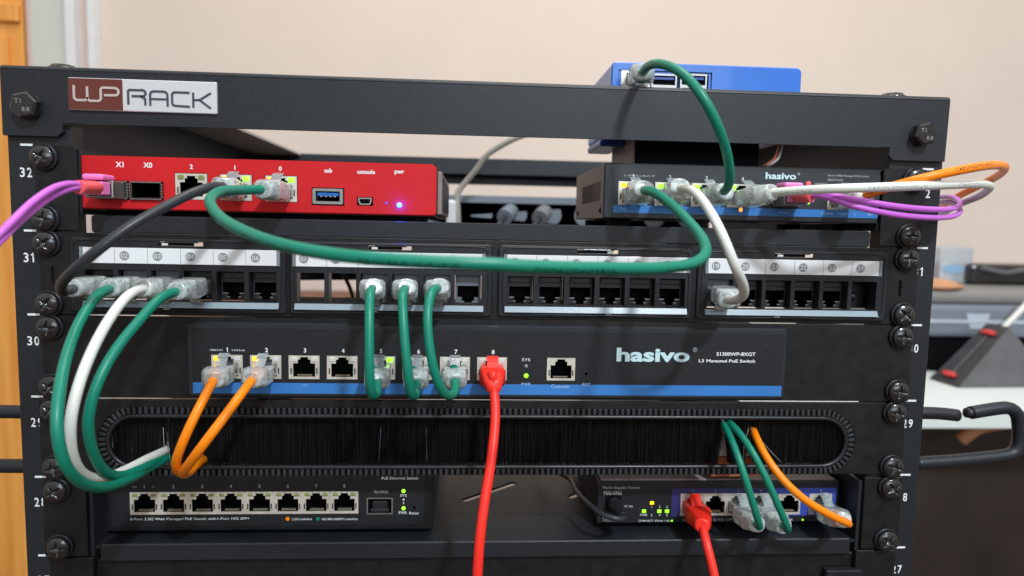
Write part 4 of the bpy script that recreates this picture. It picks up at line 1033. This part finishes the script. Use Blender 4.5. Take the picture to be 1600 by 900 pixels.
for px, py, m in ((1018.5, 785.5, 'led_amber'), (1006, 798.5, 'led_green'), (1030, 798.5, 'led_green'), (1042, 798.5, 'led_green'), (1049.5, 813.5, 'led_green'), (1254, 812, 'led_green')):
    p = at(px, py, GY); big_ = py < 810; part('status_led', MB().box(p.x-(1.2 if big_ else .5), p.x+(1.2 if big_ else .5), GY-0.5, GY-0.05, p.z-(1.0 if big_ else .5), p.z+(1.0 if big_ else .5), m, 0.2), tg)
# power lead of that switch
p = at(958, 786, GY); pc = thing('power_lead', 'black power lead with a ribbed plug in the front of the multi gigabit switch', 'power cable', (p.x, GY, p.z))
b = MB().plate(rrect(p.x-4.6, p.x+4.6, p.z-4.6, p.z+4.6, 1), [], GY-0.9, GY-0.12, 'deep_black')
q = at(975, 808, GY-20); d_ = (Vector(q)-Vector((p.x, GY-1, p.z)))
rings = []
for k in range(12):
    c_ = Vector((p.x, GY-1, p.z))+d_*(k/11); rr = 4.4 if k < 5 else (3.7-(k-5)*0.22+(0.35 if k % 2 else 0))
    dn = d_.normalized(); u_ = dn.cross(Vector((0, 0, 1))).normalized(); w_ = u_.cross(dn)
    rings.append([c_+u_*rr*math.cos(2*math.pi*j/16)+w_*rr*math.sin(2*math.pi*j/16) for j in range(16)])
b.loft(rings, 'plastic_black'); part('barrel_plug', b, pc)
part('cable_jacket', MB().tube([q, at(968, 812, GY-28), at(945, 806, GY-24), at(920, 788, GY-8), at(900, 765, GY+20), at(893, 750, GY+40), at(870, 738, GY+60), at(840, 735, GY+80)], 1.7, 'sheath_black', 10), pc)

# ------------------------------------------------------------------ cables
def superell(c, u, w, a, b_, n=20, e=0.55):
    out = []
    for k in range(n):
        t_ = 2*math.pi*k/n; ct, st_ = math.cos(t_), math.sin(t_)
        out.append(c+u*(a*math.copysign(abs(ct)**e, ct))+w*(b_*math.copysign(abs(st_)**e, st_)))
    return out
def plug(parent, jack, exit, latch=1, clear=True, red=False, roll=0, cable=None, R_=2.3):
    "modular plug: shell inside the jack, latch lever, hooded boot bending towards the exit point"
    J = Vector(jack); E_ = Vector(exit); m1 = 'sheath_red' if red else 'clear_plastic'; m2 = 'sheath_red' if red else 'clear_boot'
    b = MB(); b.box(J.x-5.8, J.x+5.8, J.y-9, J.y+9, J.z-3.6, J.z+3.6, m1, 0.5)
    if not red:
        for k in range(8): xx = J.x+(k-3.5)*1.02; b.box(xx-0.2, xx+0.2, J.y+2, J.y+8, J.z-latch*3.9-.15, J.z-latch*3.9+.15, 'gold')
    P0 = J+Vector((0, -7.5 if not red else -4, -1.1*latch)); P1 = J+Vector((0, -17, 0)).lerp(E_-J, 0.12)
    pl_ = part('plug', b, parent)
    # latch lever
    lv = MB(); rg = []
    for y_, z_ in ((-13, 1.6), (-9.5, 5.0), (-6.5, 7.6), (-3.8, 8.9)):
        c_ = J+Vector(((E_.x-J.x)*max(0, -y_)/36, y_, latch*z_+(E_.z-J.z)*max(0, -y_)/60))
        rg.append([c_+Vector((sx*(3.0 if red else 2.75), sz*0.55, sz*0.4)) for sx, sz in ((-1, -1), (1, -1), (1, 1), (-1, 1))])
    lv.loft(rg, 'sheath_red' if red else 'frosted_tab', smooth=False); part('latch_lever', lv, pl_)
    bt = MB(); rings = []; N = 19
    def bez(t): return P0*(1-t)**2+P1*(2*t*(1-t))+E_*t*t
    for k in range(N):
        t = k/(N-1); c_ = bez(t); tg_ = (bez(min(1, t+.02))-bez(max(0, t-.02))).normalized()
        u_ = tg_.cross(Vector((0, 0, 1)));  u_ = u_.normalized() if u_.length > .2 else Vector((-1, 0, 0)); w_ = u_.cross(tg_).normalized()
        if red:
            s_ = max(0, (t-0.30)/0.70); a_ = 6.5*(1-s_)+3.6*s_; h_ = 5.0*(1-s_)+3.6*s_; e = 0.42+0.5*s_
            if t > 0.25: a_ += 0.6*(k % 2); h_ += 0.6*(k % 2)
        elif t < 0.62: a_, h_, e = 6.7+0.3*math.sin(t*9), 4.8+0.8*t, 0.38
        else:
            s_ = (t-0.62)/0.38; a_ = 6.9*(1-s_)+4.3*s_+0.25*(k % 2); h_ = 5.1*(1-s_)+4.1*s_+0.25*(k % 2); e = 0.38+0.5*s_
        rings.append(superell(c_, u_, w_, a_, h_, 24, e))
    # hollow end: mouth ring around the cable
    c_ = bez(1); rings.append([c_+(p-c_)*0.78 for p in rings[-1]])
    bt.loft(rings, m2); part('strain_boot', bt, pl_)
    D = (E_-P1).normalized()
    return [E_-D*11, E_-D*4], D
def cable(label, sheath, start, mid, end, r=2.3, name='patch_cable', cat='network cable', group=None, seg=14):
    """start/end: None or dict(jack, exit, latch, red); mid: (px, py, Y) points of the sheath's axis"""
    pts = []
    base = Vector(start['exit']) if start else at(*mid[0])
    c = thing(name, label, cat, tuple(base), group)
    if start: q, D = plug(c, **start); pts += q
    pts += [at(*m_) for m_ in mid]
    if end: q, D = plug(c, **end); pts += q[::-1]
    part('cable_jacket', MB().tube(pts, r, sheath, seg, 2.5), c)
    return c
def ksj(n, px, py, Y=-30): return dict(jack=(cells[n], JY-2, -28.4), exit=at(px, py, Y), latch=-1)
def msj(k, px, py, Y=-26, red=False): return dict(jack=(mp_[k-1], FY-0.5, mz-1.0), exit=at(px, py, Y), latch=1, red=red)
def rdj(k, px, py, Y=-26): return dict(jack=(rp[k][0], RYF-0.5, rp[k][1]-1.0), exit=at(px, py, Y), latch=1)
def smj(k, px, py, Y=-27): return dict(jack=(sp[k-1], -0.5, pz-1.0), exit=at(px, py, Y), latch=1)

cable('black network cable from port 1 of the red firewall to patch panel port 01', 'sheath_black', rdj(1, 352, 291, -26),
      [(330, 292, -36), (300, 302, -46), (250, 327, -58), (200, 356, -68), (150, 393, -74), (115, 423, -72), (97, 442, -62), (97, 455, -50)], ksj(1, 113, 450, -33), group='loose network cables')
cable('long green network cable swinging from the red firewall across to the small switch', 'sheath_green', rdj(2, 410, 296, -29),
      [(375, 297, -42), (345, 299, -60), (328, 312, -76), (340, 336, -95), (380, 361, -115), (450, 385, -135), (550, 401, -148), (650, 408, -152), (750, 412, -152), (850, 417, -146), (950, 419, -136), (1040, 418, -122), (1085, 411, -110), (1103, 394, -98), (1097, 372, -86), (1072, 342, -70), (1045, 316, -52), (1022, 301, -38)], smj(1, 1005, 294, -26), group='loose network cables')
cable('white network cable from port 2 of the small switch down to patch panel port 19', 'sheath_white', smj(2, 1062, 290, -27),
      [(1085, 300, -45), (1108, 328, -62), (1130, 370, -74), (1148, 415, -76), (1162, 448, -64), (1160, 464, -52), (1148, 469, -44)], ksj(19, 1136, 469, -32), group='loose network cables')
cable('green network cable arching over the top crossbar from the blue mini computer', 'sheath_green', smj(3, 1133, 299, -30),
      [(1140, 284, -42), (1138, 250, -52), (1125, 205, -60), (1100, 155, -62), (1070, 118, -54), (1042, 102, -42), (1020, 100, -28)],
      dict(jack=(ej.x, Yb+0.5, ej.z-1.0), exit=at(1003, 112, -3), latch=-1), group='loose network cables')
cable('white network cable running right from the small switch and looping past the rack edge', 'sheath_white', smj(4, 1208, 300, -28),
      [(1260, 297, -40), (1330, 294, -50), (1420, 291, -48), (1500, 288, -34), (1538, 288, -14), (1546, 294, 6), (1530, 306, 26), (1505, 316, 44), (1478, 330, 90), (1450, 345, 140)], None, group='loose network cables')
cable('orange network cable looping to the far right from the last port of the small switch', 'sheath_orange', dict(jack=(sp[4], -0.5, pz-1.0), exit=at(1350, 304, -24), latch=1),
      [(1385, 294, -34), (1440, 279, -44), (1510, 264, -42), (1556, 258, -24), (1570, 263, 0), (1558, 275, 24), (1530, 290, 46), (1500, 305, 70), (1470, 325, 110), (1440, 345, 150)], None, group='loose network cables')
GL = 'green cables running from the patch panel into the brush slot on the left'
cable('outermost green network cable on the left, from patch panel port 02 into the brush slot', 'sheath_green', ksj(2, 171, 450, -32),
      [(152, 462, -46), (126, 500, -62), (106, 550, -78), (93, 610, -92), (89, 670, -100), (100, 722, -98), (124, 752, -88), (158, 762, -72), (195, 752, -50), (230, 733, -26), (256, 719, -6), (275, 708, 25)], None, group=GL)
cable('white network cable between two green ones, from patch panel port 03 into the brush slot', 'sheath_white', ksj(3, 222, 450, -32),
      [(200, 462, -46), (172, 497, -60), (143, 550, -74), (122, 605, -84), (110, 660, -88), (113, 712, -84), (130, 741, -74), (158, 748, -60), (195, 735, -40), (228, 718, -22), (254, 706, -4), (275, 696, 25)], None)
cable('inner green network cable on the left, from patch panel port 04 into the brush slot', 'sheath_green', ksj(4, 275, 455, -32),
      [(250, 466, -44), (216, 503, -56), (182, 545, -68), (153, 598, -78), (138, 655, -80), (145, 705, -74), (162, 735, -64), (188, 744, -50), (222, 732, -32), (256, 714, -3), (275, 706, 25)], None, group=GL)
OR = 'orange cables from the first two ports of the main switch'
cable('orange network cable from port 1 of the main switch, the left of the pair', 'sheath_orange', msj(1, 334, 594, -27),
      [(322, 616, -36), (302, 655, -44), (284, 695, -46), (275, 722, -42), (279, 737, -34), (293, 733, -20), (308, 720, -6), (325, 708, 18)], None, group=OR)
cable('orange network cable from port 2 of the main switch, the right of the pair', 'sheath_orange', msj(2, 393, 594, -27),
      [(376, 617, -38), (348, 655, -50), (316, 697, -54), (294, 727, -48), (285, 740, -38), (295, 738, -26), (309, 724, -10), (328, 712, 16)], None, group=OR)
GM = 'green cables dropping from the patch panel to the main switch'
cable('green network cable dropping from patch panel port 09 to main switch port 5', 'sheath_green', ksj(9, 584, 447, -26),
      [(578, 460, -38), (577, 500, -46), (577, 550, -50), (578, 595, -50), (581, 618, -46), (588, 616, -38)], msj(5, 590, 600, -25), group=GM)
cable('green network cable dropping from patch panel port 10 to main switch port 6', 'sheath_green', ksj(10, 636, 447, -26),
      [(629, 460, -38), (630, 500, -46), (634, 550, -50), (639, 595, -50), (644, 619, -46), (650, 616, -38)], msj(6, 652, 600, -25), group=GM)
cable('green network cable curving from patch panel port 11 to main switch port 7', 'sheath_green', ksj(11, 688, 446, -26),
      [(674, 457, -38), (668, 490, -46), (671, 540, -50), (680, 585, -50), (693, 614, -46), (705, 619, -38), (712, 611, -31)], msj(7, 710, 597, -24), group=GM)
cable('red network cable hanging from port 8 of the main switch down out of view', 'sheath_red', msj(8, 771, 610, -20, red=True),
      [(774, 640, -26), (772, 680, -32), (766, 730, -40), (757, 785, -46), (750, 840, -50), (746, 900, -52), (745, 960, -52)], None, r=2.55, group='red network cables')
cable('red network cable hanging from port 1 of the multi gigabit switch', 'sheath_red', dict(jack=(tx[0], GY-1, tzc-1), exit=at(1097, 822, -14), latch=1, red=True),
      [(1103, 845, -20), (1112, 880, -26), (1120, 920, -30), (1126, 960, -32)], None, r=2.45, group='red network cables')
GB = 'green cables from the brush slot to the multi gigabit switch'
cable('left green network cable from the brush slot to port 3 of the multi gigabit switch', 'sheath_green', dict(jack=(tx[2], GY-1, tzc-1), exit=at(1183, 820, -14), latch=1),
      [(1187, 824, -24), (1184, 812, -30), (1176, 785, -32), (1162, 740, -30), (1148, 700, -22), (1136, 672, -8), (1129, 660, 3), (1122, 660, 25)], None, r=1.95, group=GB)
cable('right green network cable from the brush slot to port 4 of the multi gigabit switch', 'sheath_green', dict(jack=(tx[3], GY-1, tzc-1), exit=at(1226, 823, -14), latch=1),
      [(1231, 829, -24), (1228, 818, -30), (1216, 790, -32), (1196, 745, -30), (1170, 697, -22), (1148, 668, -10), (1136, 659, 3), (1126, 658, 25)], None, r=1.95, group=GB)
cable('orange network cable from the brush slot to the last port of the multi gigabit switch', 'sheath_orange', dict(jack=(t6, GY-1, tzc-1), exit=at(1318, 812, -14), latch=1),
      [(1327, 819, -22), (1318, 815, -28), (1290, 801, -32), (1255, 779, -32), (1222, 748, -28), (1196, 712, -20), (1182, 684, -8), (1177, 672, 3), (1172, 668, 25)], None, r=2.1)

def fibre(label, x, z, y0, paths, bootpx, group, tx_=0):
    c = thing('fibre_cable', label, 'fibre cable', (x, y0, z), group)
    md = MB().box(x-6.9, x+6.9, y0-13, y0+6, z-4.4, z+4.2, 'steel', 0.4)
    md.box(x-5.8, x-0.5, y0-13.2, y0-12.8, z-3.6, z+3.0, 'deep_black'); md.box(x+0.5, x+5.8, y0-13.2, y0-12.8, z-3.6, z+3.0, 'deep_black')
    mo = part('transceiver', md, c)
    part('connector', MB().box(x-5.9, x+5.9, y0-21, y0-13.3, z-3.2, z+3.4, 'tab_pink', 0.6), c)
    e = [at(*q) for q in bootpx]
    part('connector_boot', MB().tube([(x, y0-20, z)]+e, 3.1, 'boot_coral', 14, 2), c)
    part('pull_tab', MB().box(x-5.2+tx_, x+5.2+tx_, y0-19, y0-7, z+4.3, z+7.3, 'tab_pink', 1.1), c)
    for p_ in paths: part('cable_jacket', MB().tube([e[-1]+(e[-2]-e[-1])*0.6 if len(e) > 1 else e[-1]]+[at(*m_) for m_ in p_], 1.5, 'sheath_purple', 12, 2.5), c)
    return c
fibre('pair of purple fibre leads leaving the red firewall towards the left edge', -201.8, 22.0, RYF,
      [[(112, 287, -55), (85, 293, -68), (50, 316, -82), (15, 350, -96), (-25, 390, -104)], [(112, 294, -55), (80, 307, -68), (45, 333, -82), (10, 366, -96), (-25, 402, -104)]],
      [(150, 293, -34), (122, 292, -50)], 'fibre leads')
fibre('pair of purple fibre leads looping to the right from the small switch', 163, 26.5, 0,
      [[(1285, 304, -38), (1330, 311, -44), (1390, 321, -46), (1450, 327, -36), (1488, 326, -16), (1500, 318, 8), (1490, 309, 30), (1470, 308, 60), (1440, 315, 110)],
       [(1285, 306, -38), (1330, 321, -44), (1390, 334, -46), (1450, 340, -36), (1488, 338, -16), (1500, 329, 8), (1492, 318, 30), (1470, 316, 60), (1440, 322, 110)]],
      [(1243, 306, -26), (1268, 306, -34)], 'fibre leads', -4.5)
